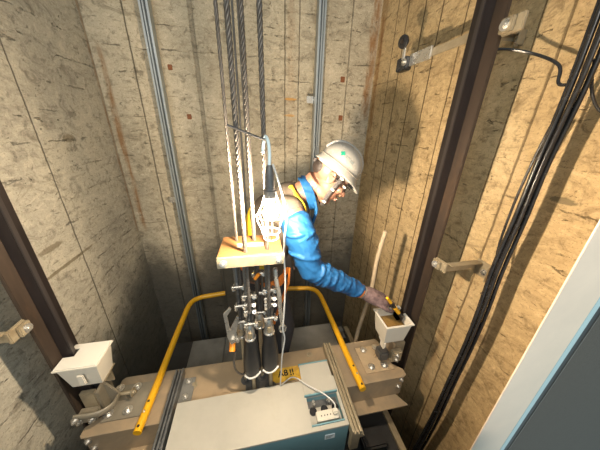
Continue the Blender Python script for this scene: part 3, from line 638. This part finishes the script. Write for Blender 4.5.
# fork link with orange end on the left
t = thing('fork_link', 'grey steel fork link with orange round end left of the rope sockets', 'link', (-0.13, 0.88, -1.03))
b = B()
prism(b, [(-0.132+(x_+0.125)*0.75, -0.90+(z_+0.90)*0.85) for x_, z_ in [(-0.168,-0.775),(-0.128,-0.735),(-0.118,-0.748),(-0.148,-0.79),(-0.140,-0.89),(-0.090,-0.80),(-0.078,-0.808),(-0.104,-0.92),(-0.098,-0.975),(-0.118,-0.99),(-0.144,-1.0),(-0.160,-0.94)]], 1, 0.862, 0.874)
part('fork_plate', b, 'bright', t, bevel=0.002)
b = B(); cyl(b, (-0.135,0.862,-0.95), (-0.135,0.85,-0.95), 0.011, 12); part('pin', b, 'bright', t)
b = B(); cyl(b, (-0.112,0.862,-0.955), (-0.112,0.85,-0.955), 0.009, 12); part('pin', b, 'bright', t)
b = B(); cyl(b, (-0.138,0.885,-0.985), (-0.143,0.855,-1.02), 0.015, 16); part('orange_end', b, 'orange', t, smooth=True)
b = B(); tube(b, smooth_path([(-0.128,0.875,-1.04),(-0.142,0.865,-1.10),(-0.135,0.86,-1.17),(-0.108,0.86,-1.205),(-0.095,0.86,-1.19)], 6), 0.005, 8)
top('steel_loop', b, 'rope', 'thin grey wire loop curling beside the left black rubber boot', 'wire', (-0.13,0.865,-1.12), smooth=True)
b = B(); tube(b, smooth_path([(0.070,0.815,-0.54),(0.074,0.815,-0.60),(0.086,0.815,-0.68),(0.090,0.815,-0.76),(0.099,0.815,-0.85)], 6), 0.0095, 12)
t = thing('spanner_link', 'bright steel rod with loop hanging right of the rope sockets', 'link', (0.1, 0.85, -0.95))
part('rod', b, 'bright', t, smooth=True)
b = B(); tube(b, [(0.100+0.013*cos(a), 0.815, -0.873+0.020*sin(a)) for a in [i*2*pi/16 for i in range(17)]], 0.0055, 8, cap=False); part('eye', b, 'bright', t, smooth=True)
b = B(); tube(b, smooth_path([(0.100,0.815,-0.894),(0.098,0.812,-0.98),(0.100,0.812,-1.04)], 6), 0.004, 8); part('tail_wire', b, 'gunmetal', t, smooth=True)
for x, y, c, lab in ((0.015, 0.905, 'orange', 'small orange cap among the rope sockets under the board'),):
    b = B(); cyl(b, (x-0.03, y-0.03, -0.625), (x-0.01, y-0.03, -0.60), 0.008, 12); top('orange_cap', b, 'orange', lab, 'cap', (x, y, -0.62), smooth=True)

# ------------------------------------------------------------------ hand lamp
bx_, by_, bz_ = BP
t = thing('work_lamp', 'lit caged work lamp hanging in front of the hoist ropes', 'lamp', (bx_, by_, bz_-0.1))
b = B(); revolve(b, [(-0.028,0.005),(-0.024,0.013),(-0.016,0.0205),(-0.004,0.024),(0.008,0.0225),(0.020,0.017),(0.034,0.012),(0.046,0.012)], (bx_,by_,bz_), (0,0,1), 20); part('bulb', b, 'bulb', t, smooth=True)
b = B(); revolve(b, [(0.047,0.014),(0.050,0.020),(0.075,0.021),(0.078,0.016),(0.125,0.014),(0.150,0.009),(0.152,0.006)], (bx_,by_,bz_), (0,0,1), 18); part('handle', b, 'dull', t, smooth=True)
b = B(); cr = [(0.060,0.021),(0.030,0.030),(-0.010,0.047),(-0.045,0.036),(-0.090,0.024)]
for k in range(6):
    a = k*pi/3+0.3
    tube(b, smooth_path([(bx_+r*cos(a), by_+r*sin(a), bz_+h) for h, r in cr], 4), 0.0014, 6)
for h, r in ((-0.010, 0.047), (-0.090, 0.024), (-0.066, 0.030)):
    tube(b, [(bx_+r*cos(a), by_+r*sin(a), bz_+h) for a in [i*2*pi/24 for i in range(25)]], 0.0014, 6, cap=False)
part('wire_cage', b, 'cord', t, smooth=True)
b = B(); tube(b, smooth_path([(bx_, by_, bz_+0.148), (bx_+0.002, by_+0.01, bz_+0.18), (bx_+0.002, by_+0.03, bz_+0.208), (bx_-0.002, by_+0.06, bz_+0.226), (bx_-0.006, by_+0.088, bz_+0.226), (bx_-0.012, by_+0.088, bz_+0.200), (bx_-0.014, by_+0.080, bz_+0.180)], 6), 0.0052, 10); part('hook', b, 'paleblue', t, smooth=True)
b = B(); tube(b, [(-0.069, 0.804, -0.003), (0.047, 0.804, -0.046)], 0.0038, 8)
top('black_tie_rod', b, 'black', 'thin black stick laid across the hoist ropes above the lamp', 'stick', (0, 0.835, 0.02), smooth=True)
cab = [(bx_+0.010,0.715,bz_+0.155),(bx_+0.025,0.718,bz_+0.11),(bx_+0.042,0.72,bz_+0.05),(bx_+0.054,0.722,bz_-0.02),(bx_+0.050,0.735,bz_-0.09),(bx_+0.052,0.765,bz_-0.15),(0.104,0.80,-0.46),(0.110,0.80,-0.60),(0.105,0.80,-0.76),(0.099,0.80,-0.86),(0.108,0.805,-0.93),(0.096,0.81,-1.05),(0.092,0.82,-1.18),(0.088,0.83,-1.30),(0.095,0.86,-1.347),(0.14,0.885,-1.345),(0.165,0.885,-1.335),(0.19,0.845,-1.297),(0.225,0.80,-1.285),(0.30,0.73,-1.27),(0.340,0.680,-1.272),(0.340,0.660,-1.290)]
b = B(); tube(b, smooth_path(cab, 6), 0.0034, 8)
top('lamp_cable', b, 'cord', 'white lamp cable hanging down past the rope sockets to the cabinet socket', 'cable', (0.1,0.8,-1.3), smooth=True)
b = B(); box(b, 0.326, 0.352, 0.640, 0.665, -1.3055, -1.280, 0.005); top('power_plug', b, 'white_plastic', 'white plug pushed into the cabinet\'s power socket', 'plug', (0.36,0.65,-1.3))

# ------------------------------------------------------------------ the worker
P_ = thing('person', 'person in white hard hat and blue shirt bending over to the right oil cup', 'person', (0.08, 1.25, -1.68))
def rm(o, vox, sm=6, fac=0.6):
    r = o.modifiers.new('remesh', 'REMESH'); r.mode = 'VOXEL'; r.voxel_size = vox; r.use_smooth_shade = True
    s_ = o.modifiers.new('smooth', 'SMOOTH'); s_.iterations = sm; s_.factor = fac
    return o
hf = Vector((0.78, -0.16, -0.60)).normalized(); hu = Vector((0.60, 0, 0.80)); hu = (hu - hf*hu.dot(hf)).normalized(); hr = hf.cross(hu)
HC = Vector((0.360, 1.105, -0.228)); HS = 1.07
Rm = Matrix((hf, hr, hu)).transposed()     # columns: forward, right, up
def H(f, r, u): return HC + (hf*f + hr*r + hu*u)*HS
sh_r, el_r, wr_r = Vector((0.178,0.985,-0.385)), Vector((0.258,0.945,-0.650)), Vector((0.548,0.93,-0.812))
sh_l, el_l, wr_l = Vector((0.16,1.36,-0.43)), Vector((-0.02,1.42,-0.66)), Vector((0.17,1.38,-0.84))
neck0, neck1 = Vector((0.215,1.16,-0.34)), H(-0.030, 0, -0.055)
hip, wst, chs = Vector((0.045,1.28,-0.86)), Vector((0.045,1.28,-0.68)), Vector((0.120,1.235,-0.475))
ft_r, kn_r, hp_r = Vector((0.10,1.17,-1.60)), Vector((0.15,1.17,-1.24)), Vector((0.06,1.19,-0.88))
ft_l, kn_l, hp_l = Vector((0.00,1.37,-1.60)), Vector((0.07,1.38,-1.24)), Vector((0.03,1.36,-0.88))
# body (one continuous skin surface)
b = B()
ell(b, H(-0.003,0,0.042), (0.096,0.078,0.086), Rm, 24); ell(b, H(0.030,0,-0.030), (0.066,0.060,0.080), Rm, 24)
ell(b, H(0.052,0,-0.088), (0.034,0.034,0.026), Rm); ell(b, H(0.020,0.040,-0.065), (0.045,0.016,0.030), Rm); ell(b, H(0.020,-0.040,-0.065), (0.045,0.016,0.030), Rm)
tube(b, [H(0.088,0,0.022), H(0.100,0,0.000), H(0.114,0,-0.022), H(0.100,0,-0.032)], [0.009,0.011,0.014,0.008], 12)
ell(b, H(0.100,0.012,-0.027), (0.010,0.008,0.008), Rm); ell(b, H(0.100,-0.012,-0.027), (0.010,0.008,0.008), Rm)
ell(b, H(0.084,0,0.040), (0.014,0.050,0.012), Rm); ell(b, H(0.074,0.038,-0.012), (0.020,0.020,0.018), Rm); ell(b, H(0.074,-0.038,-0.012), (0.020,0.020,0.018), Rm)
ell(b, H(0.086,0,-0.053), (0.014,0.024,0.013), Rm)
for s_ in (1, -1):
    ell(b, H(-0.004,s_*0.078,0.0), (0.017,0.010,0.031), Rm); tube(b, [H(-0.004+0.017*cos(a), s_*0.087, 0.004+0.028*sin(a)) for a in [i*pi/8-pi/2.2 for i in range(0,13)]], 0.0045, 8)
tube(b, [neck1+hu*0.02, (neck0+neck1)/2, neck0, chs], [0.052,0.055,0.062,0.09], 18)
tube(b, [neck0, chs, wst, hip], [(0.06,0.10),(0.10,0.15),(0.10,0.13),(0.11,0.15)], 20, up=(0,0,1))
tube(b, [chs+Vector((0,-0.05,0.02)), sh_r, (sh_r+el_r)/2, el_r, (el_r*0.6+wr_r*0.4), wr_r], [0.06,0.055,0.043,0.036,0.036,0.025], 14)
tube(b, [chs+Vector((0,0.05,0.02)), sh_l, (sh_l+el_l)/2, el_l, (el_l*0.6+wr_l*0.4), wr_l], [0.06,0.055,0.043,0.036,0.036,0.025], 14)
for h_, k_, f_ in ((hp_r,kn_r,ft_r),(hp_l,kn_l,ft_l)):
    tube(b, [h_, (h_+k_)/2, k_, k_*0.6+f_*0.4, f_], [0.085,0.072,0.052,0.052,0.036], 14)
    ell(b, f_+Vector((0.06,0,-0.045)), (0.11,0.04,0.030))
body = rm(part('body', b, 'skin', P_), 0.0052, 4, 0.5)
# face details
for s_ in (1, -1):
    b = B(); ell(b, H(0.0845,s_*0.031,0.012), (0.010,0.014,0.008), Rm); e_ = part('eye', b, 'white_plastic', P_, smooth=True)
    b = B(); ell(b, H(0.0925,s_*0.031,0.010), (0.004,0.006,0.006), Rm, 10); part('iris', b, 'ink', e_, smooth=True)
    b = B(); tube(b, [H(0.094,s_*0.014,0.034), H(0.094,s_*0.032,0.038), H(0.082,s_*0.050,0.033)], [0.003,0.004,0.002], 8); part('eyebrow', b, 'hair', P_, smooth=True)
b = B(); tube(b, [H(0.094,-0.022,-0.053), H(0.101,0,-0.051), H(0.094,0.022,-0.053)], [0.003,0.005,0.003], 8); tube(b, [H(0.092,-0.018,-0.059), H(0.100,0,-0.060), H(0.092,0.018,-0.059)], [0.003,0.005,0.003], 8); part('lips', b, 'lip', P_, smooth=True)
# hair
b = B(); ell(b, H(-0.008,0,0.055), (0.086,0.079,0.062), Rm, 24); ell(b, H(-0.055,0,0.020), (0.040,0.058,0.044), Rm, 20)
for s_ in (1, -1): ell(b, H(0.020,s_*0.073,0.022), (0.010,0.006,0.026), Rm)
hair = part('hair', b, 'hair', P_, smooth=True)
# eyeglasses
b = B()
for s_ in (1, -1):
    tube(b, [H(0.104, s_*0.031+0.024*cos(a), 0.012+0.017*sin(a)) for a in [i*2*pi/20 for i in range(21)]], 0.0016, 6, cap=False)
    tube(b, [H(0.104,s_*0.055,0.018), H(0.085,s_*0.074,0.016), H(0.0,s_*0.088,0.014)], 0.0020, 6)
tube(b, [H(0.104,-0.008,0.016), H(0.108,0,0.018), H(0.104,0.008,0.016)], 0.0018, 6)
part('eyeglasses', b, 'ink', P_, smooth=True)
# hard hat
def hat_ring(u, a, bb, off=0.0, n=40, peak=0.0):
    pts = []
    for k in range(n):
        an = 2*pi*k/n; pk = peak*max(0, cos(an))**3
        pts.append(H(0.012+off+(a+pk)*0.88*cos(an), bb*0.88*sin(an), u - pk*0.25))
    return pts
def ringmesh(b, rings, close_top=True):
    vs = [[b.verts.new(p) for p in r] for r in rings]; n = len(vs[0])
    for r, s_ in zip(vs, vs[1:]):
        for k in range(n): b.faces.new((r[k], r[(k+1)%n], s_[(k+1)%n], s_[k]))
    if close_top: b.faces.new(vs[-1])
    return vs
U0 = 0.048
b = B()
rings = [hat_ring(U0-0.010,0.126,0.112,0,40,0.046), hat_ring(U0-0.004,0.127,0.113,0,40,0.044), hat_ring(U0+0.006,0.121,0.106,0,40,0.010), hat_ring(U0+0.020,0.120,0.105), hat_ring(U0+0.024,0.116,0.101)]
for k in range(1, 9):
    a = k/9*pi/2; rings.append(hat_ring(U0+0.024+0.098*sin(a), 0.116*cos(a)**0.82, 0.101*cos(a)**0.82))
ringmesh(b, rings); hat = part('hard_hat', b, 'helmet', P_, smooth=True, angle=70)
so_ = hat.modifiers.new('solid', 'SOLIDIFY'); so_.thickness = 0.003; so_.offset = -1
b = B(); tube(b, hat_ring(U0+0.022,0.1195,0.1045)+[hat_ring(U0+0.022,0.1195,0.1045)[0]], 0.0014, 6, cap=False); part('hat_groove', b, 'helmet_line', hat, smooth=True)
# ridge along crown
b = B(); tube(b, [H(0.012+0.102*(abs(cos(a))**0.82)*(1 if cos(a) > 0 else -1), 0, U0+0.026+0.098*sin(a)) for a in [0.25+i*(pi-0.5)/18 for i in range(19)]], 0.008, 12, flat=(0.14, 1.0)); part('hat_ridge', b, 'helmet', hat, smooth=True)
# inner headband seen at the back
b = B(); ringmesh(b, [hat_ring(U0-0.016,0.104,0.096,-0.01), hat_ring(U0+0.006,0.106,0.098,-0.01)], False); hb = part('headband', b, 'helmet', P_, smooth=True)
k = hb.modifiers.new('solid', 'SOLIDIFY'); k.thickness = 0.003
b = B(); box(b, -0.008, 0.008, -0.02, 0.02, -0.009, 0.009, 0.004); bmesh.ops.transform(b, matrix=Matrix.Translation(H(-0.096,0.0,U0-0.024)) @ Rm.to_4x4(), verts=b.verts); part('headband_knob', b, 'strap', hat)
# green cross and faint print on the visible side
def on_hat(af, au):     # point on the dome, af = angle around from right side to front, au = elevation
    r = cos(au)**0.82
    p = H(0.012+0.102*r*sin(af), 0.0889*r*cos(af), U0+0.024+0.098*sin(au))
    e = 0.01; r2_ = cos(au+e)**0.82
    pu = H(0.012+0.102*r2_*sin(af), 0.0889*r2_*cos(af), U0+0.024+0.098*sin(au+e)); pf = H(0.012+0.102*r*sin(af+e), 0.0889*r*cos(af+e), U0+0.024+0.098*sin(au))
    U_ = (pu-p).normalized(); F_ = (pf-p).normalized(); N_ = F_.cross(U_).normalized()
    if N_.dot(p-H(0,0,U0)) < 0: N_ = -N_
    return p, F_, U_, N_
def print_on(b, af, au, rects):
    p, F_, U_, N_ = on_hat(af, au)
    for (x0_, x1_, z0_, z1_) in rects:
        q = [p+F_*x+U_*z+N_*0.0012 for x, z in ((x0_,z0_),(x1_,z0_),(x1_,z1_),(x0_,z1_))]; q2 = [v - N_*0.002 for v in q]
        v = [b.verts.new(c) for c in q+q2]
        for f_ in ((0,1,2,3),(7,6,5,4),(0,4,5,1),(1,5,6,2),(2,6,7,3),(3,7,4,0)): b.faces.new([v[i] for i in f_])
b = B(); print_on(b, -0.42, 0.42, [(-0.0115,0.0115,-0.004,0.004),(-0.004,0.004,-0.0115,0.0115)]); part('green_cross', b, 'green', hat)
b = B()
for k, af in enumerate((-0.20, -0.07, 0.06, 0.18)):
    print_on(b, af, 0.40-0.02*k, [(-0.005,0.005,0.004,0.0055),(-0.005,-0.0035,-0.006,0.004),(0.002,0.0035,-0.007,0.003)] if k%2 else [(-0.004,0.004,-0.006,-0.0045),(-0.004,0.004,0.002,0.0035),(-0.001,0.0005,-0.004,0.004)])
part('hat_print', b, 'print', hat)
# chin strap
b = B(); tube(b, smooth_path([H(0.036,0.088,U0-0.006), H(0.036,0.080,0.0), H(0.038,0.066,-0.050), H(0.052,0.038,-0.100), H(0.062,0.0,-0.118), H(0.052,-0.038,-0.100), H(0.038,-0.066,-0.050), H(0.036,-0.088,U0-0.006)], 5), 0.010, 8, flat=(1.0, 0.22), up=hf); cs_ = part('chin_strap', b, 'strap', P_, smooth=True)
for f_, r_, u_ in ((0.036,0.088,0.030),(0.037,0.076,-0.030),(0.050,0.046,-0.095)):
    b = B(); box(b, -0.009, 0.009, -0.004, 0.004, -0.005, 0.005, 0.002); bmesh.ops.transform(b, matrix=Matrix.Translation(H(f_,r_,u_)) @ Rm.to_4x4(), verts=b.verts); part('strap_buckle', b, 'white_plastic', cs_)
# vest
b = B()
CN = Vector((0.255,1.13,-0.318)); CA = Vector((0.93,-0.05,0.34)).normalized()
tube(b, [CN-CA*0.012, Vector((0.195,1.15,-0.365)), chs, (chs+wst)/2+Vector((-0.01,0,0)), wst, hip+Vector((0,0,0.03))],
     [(0.080,0.085),(0.112,0.155),(0.150,0.188),(0.150,0.185),(0.140,0.180),(0.145,0.185)], 28, up=(-0.7,0,0.7))
ell(b, sh_r+Vector((-0.030,0.045,0.010)), (0.088,0.075,0.080)); ell(b, sh_l+Vector((-0.0,-0.03,-0.0)), (0.08,0.08,0.085))
vest = rm(part('vest', b, 'vest', P_), 0.011, 10, 0.6)
# blue shirt sleeves
b = B()
def mid(a, c, t_): return a*(1-t_)+c*t_
tube(b, [sh_r+Vector((-0.0,0.05,-0.005)), mid(sh_r,el_r,0.06)+Vector((0.0,0.010,0)), mid(sh_r,el_r,0.35), mid(sh_r,el_r,0.7), el_r, mid(el_r,wr_r,0.25), mid(el_r,wr_r,0.55), mid(el_r,wr_r,0.85), mid(el_r,wr_r,0.98)],
     [0.050,0.072,0.076,0.068,0.062,0.058,0.050,0.041,0.035], 22)
for k, tt in enumerate((0.08,0.18,0.27,0.36,0.46,0.55,0.65,0.74,0.84,0.92)):     # gathered folds along the forearm
    c_ = mid(el_r, wr_r, tt); d_ = (wr_r-el_r).normalized(); n1, n2 = frame_of(d_); R_ = [0.062,0.060,0.058,0.055,0.053,0.050,0.047,0.045,0.042,0.040][k]
    tube(b, [c_ + n1*R_*cos(a)*0.96 + n2*R_*sin(a)*0.98 + d_*(0.010*sin(a+k*1.7)+0.006*sin(2*a+k*2.3)) for a in [i*2*pi/18 for i in range(19)]], [0.0062+0.0035*sin(i*0.7+k*2) for i in range(19)], 8, cap=False)
for k, tt in enumerate((0.24,0.38,0.52,0.66,0.80)):
    c_ = mid(sh_r, el_r, tt); d_ = (el_r-sh_r).normalized(); n1, n2 = frame_of(d_); R_ = [0.075,0.074,0.071,0.068,0.065][k]
    tube(b, [c_ + n1*R_*cos(a)*0.96 + n2*R_*sin(a)*0.97 + d_*(0.022*sin(a+k*2)+0.008*sin(2*a+k)) for a in [i*2*pi/18 for i in range(19)]], [0.008+0.005*sin(i*0.8+k*2) for i in range(19)], 8, cap=False)
rm(part('sleeve', b, 'blue', P_), 0.0055, 3, 0.5)
b = B(); tube(b, [sh_l+Vector((0,-0.05,0)), sh_l, mid(sh_l,el_l,0.5), el_l, mid(el_l,wr_l,0.5), wr_l], [0.06,0.078,0.074,0.066,0.054,0.04], 20); rm(part('sleeve', b, 'blue', P_), 0.010, 4, 0.5)
# blue collar around the neck
b = B(); cn = CA; n1, n2 = frame_of(cn, Vector((0,-1,0)))
def cring(h, r, w=1.0): return [CN+cn*h + n1*r*cos(a)*0.92 + n2*r*sin(a)*1.06 for a in [i*2*pi/24 for i in range(24)]]
ringmesh(b, [cring(-0.006,0.086), cring(0.012,0.082), cring(0.034,0.074), cring(0.040,0.076), cring(0.038,0.080), cring(0.012,0.090)], False); part('collar', b, 'blue', P_, smooth=True)
# shirt front below collar
b = B(); tube(b, smooth_path([Vector((0.292,1.065,-0.335)), Vector((0.300,1.060,-0.39)), Vector((0.285,1.065,-0.45))], 5), [(0.016,0.008)]*11, 10); part('shirt_placket', b, 'blue', P_, smooth=True)
# trousers and boots
b = B()
tube(b, [wst+Vector((0,0,-0.05)), hip, hip+Vector((0,0,-0.08))], [(0.115,0.165),(0.135,0.185),(0.12,0.17)], 24, up=(0,1,0))
for h_, k_, f_ in ((hp_r,kn_r,ft_r),(hp_l,kn_l,ft_l)):
    tube(b, [h_, mid(h_,k_,0.5), k_, mid(k_,f_,0.5), f_+Vector((0,0,0.03))], [0.105,0.092,0.076,0.070,0.066], 20)
tr = rm(part('trousers', b, 'trousers', P_), 0.012, 6, 0.5)
for f_ in (ft_r, ft_l):
    b = B(); tube(b, [f_+Vector((0,0,0.06)), f_+Vector((0,0,-0.01))], [0.055,0.058], 16); tube(b, [f_+Vector((-0.06,0,-0.038)), f_+Vector((0,0,-0.030)), f_+Vector((0.09,0,-0.042)), f_+Vector((0.165,0,-0.050))], [(0.035,0.040),(0.045,0.050),(0.034,0.050),(0.022,0.036)], 16, up=(0,0,1))
    rm(part('boot', b, 'black', P_), 0.009, 4)
# harness straps wrapped on the vest
def strap(pts, w, m, nm, tgt, off=0.004, wdir=None):
    pts = smooth_path(pts, 7); b = B(); rows = []
    for i, p in enumerate(pts):
        d = (pts[min(i+1,len(pts)-1)]-pts[max(i-1,0)]).normalized(); n_ = d.cross(Vector(wdir)).normalized() if wdir else frame_of(d)[0]
        rows.append([b.verts.new(p+n_*w*s_) for s_ in (-1,-0.33,0.33,1)])
    for r, s_ in zip(rows, rows[1:]):
        for k in range(3): b.faces.new((r[k], r[k+1], s_[k+1], s_[k]))
    o = part(nm, b, m, P_, smooth=True)
    if tgt:
        sw = o.modifiers.new('wrap', 'SHRINKWRAP'); sw.target = tgt; sw.wrap_method = 'NEAREST_SURFACEPOINT'; sw.wrap_mode = 'OUTSIDE_SURFACE'; sw.offset = off
    s2 = o.modifiers.new('solid', 'SOLIDIFY'); s2.thickness = 0.003; s2.offset = 0
    return o
strap([(0.165,1.10,-0.235),(0.200,1.06,-0.26),(0.232,1.04,-0.31),(0.245,1.035,-0.36),(0.24,1.04,-0.42)], 0.017, 'yweb', 'harness_strap', vest, 0.006, (0.3,-0.9,0.3))
strap([(-0.04,1.30,-0.42),(-0.05,1.15,-0.47),(-0.055,1.07,-0.56),(-0.02,1.03,-0.66),(0.03,1.02,-0.73)], 0.024, 'yweb', 'harness_strap', vest, 0.006, (-0.8,-0.5,0.2))
strap([(-0.11,1.30,-0.74),(-0.10,1.12,-0.76),(0.0,1.05,-0.78),(0.12,1.06,-0.79),(0.20,1.16,-0.80)], 0.022, 'orange_web', 'waist_strap', tr, 0.012, (-0.2,-0.9,0))
# glove: knitted palm, cuff and five fingers curled on the brush
d_ = (wr_r-el_r).normalized()
pc = Vector((0.618,0.922,-0.850)); kn = Vector((0.672,0.918,-0.872))
b = B()
tube(b, [wr_r - d_*0.030, wr_r, mid(wr_r,pc,0.55), pc, kn], [(0.034,0.036),(0.033,0.036),(0.041,0.048),(0.041,0.054),(0.031,0.052)], 18, up=(0.5,0,0.85))
fingers = [(-0.036, [(0.030,-0.012),(0.050,-0.034),(0.056,-0.056)], 0.0100), (-0.013, [(0.036,-0.010),(0.060,-0.034),(0.064,-0.060)], 0.0105),
           (0.011, [(0.034,-0.014),(0.055,-0.038),(0.056,-0.062)], 0.0100), (0.033, [(0.024,-0.018),(0.040,-0.040),(0.040,-0.058)], 0.0088)]
for dy, seg, r in fingers:
    base_ = kn + Vector((-0.01, dy, 0.002)); pts = [base_] + [kn + Vector((x, dy*0.85, z)) for x, z in seg]
    tube(b, smooth_path(pts, 4), [r*1.05]*5+[r]*4+[r*0.85]*4, 12); ell(b, pts[-1], (r*0.85,)*3, None, 10)
tb = [pc+Vector((-0.010,-0.036,-0.006)), pc+Vector((0.020,-0.056,-0.020)), pc+Vector((0.050,-0.066,-0.040)), pc+Vector((0.076,-0.060,-0.058))]
tube(b, smooth_path(tb, 4), [0.014]*5+[0.0125]*4+[0.0105]*4, 12); ell(b, tb[-1], (0.0105,)*3, None, 10)
rm(part('glove', b, 'glove', P_), 0.0042, 3, 0.5)
b = B(); c_ = wr_r - d_*0.022; n1, n2 = frame_of(d_)
tube(b, [c_ - d_*0.010, c_, c_ + d_*0.008], [0.037,0.0385,0.036], 20); part('glove_cuff', b, 'orange_web', P_, smooth=True)
b = B(); c_ = wr_r - d_*0.006; tube(b, [c_ - d_*0.010, c_, c_ + d_*0.010], [0.0355,0.036,0.034], 20); part('glove_band', b, 'tape', P_, smooth=True)
b = B(); pl = Vector((0.20,1.36,-0.86)); tube(b, [wr_l, mid(wr_l,pl,0.5), pl], [(0.026,0.03),(0.024,0.04),(0.018,0.042)], 14)
for k in range(4): y = -0.032+0.021*k; tube(b, [pl+Vector((0,y,0)), pl+Vector((0.03,y-0.004,-0.012)), pl+Vector((0.045,y-0.006,-0.038))], [0.0095,0.009,0.008], 10)
tube(b, [pl+Vector((-0.03,-0.035,0)), pl+Vector((0.0,-0.058,-0.01)), pl+Vector((0.022,-0.062,-0.025))], [0.012,0.011,0.009], 10)
rm(part('glove', b, 'glove', P_), 0.005, 3)
# brush held over the oil cup
t = thing('oil_brush', 'yellow and black handled brush held by the gloved hand over the oil cup', 'brush', (0.76,0.905,-0.95))
a_, c_ = Vector((0.648,0.858,-0.806)), Vector((0.790,0.880,-0.985)); d_ = (c_-a_).normalized()
for s0, s1, r0, r1, m_, nm in ((0.0,0.05,0.007,0.009,'yellow','handle_end'),(0.05,0.105,0.009,0.009,'black','grip'),(0.105,0.165,0.0115,0.0115,'yellow','handle'),(0.165,0.215,0.010,0.013,'black','ferrule')):
    b = B(); tube(b, [a_+d_*s0, a_+d_*(s0+s1)/1 if False else a_+d_*((s0+s1)/2), a_+d_*s1], [r0,(r0+r1)/2,r1], 12); part(nm, b, m_, t, smooth=True)
b = B(); e_ = a_+d_*0.215; tube(b, [e_, e_+Vector((0.002,0,-0.028))], [0.010,0.006], 10); part('bristles', b, 'hair', t, smooth=True)
# orange lanyard hanging from the harness
b = B(); tube(b, smooth_path([(0.165,1.045,-0.70),(0.160,1.03,-0.76),(0.150,1.02,-0.80),(0.125,1.01,-0.86),(0.10,1.0,-0.93),(0.075,0.99,-1.01)], 6), [(0.017,0.006)]*31, 10)
top('safety_lanyard', b, 'orange_web', 'orange safety lanyard hanging from the worker\'s waist behind the rope sockets', 'lanyard', (0.12,1.0,-0.9), smooth=True)
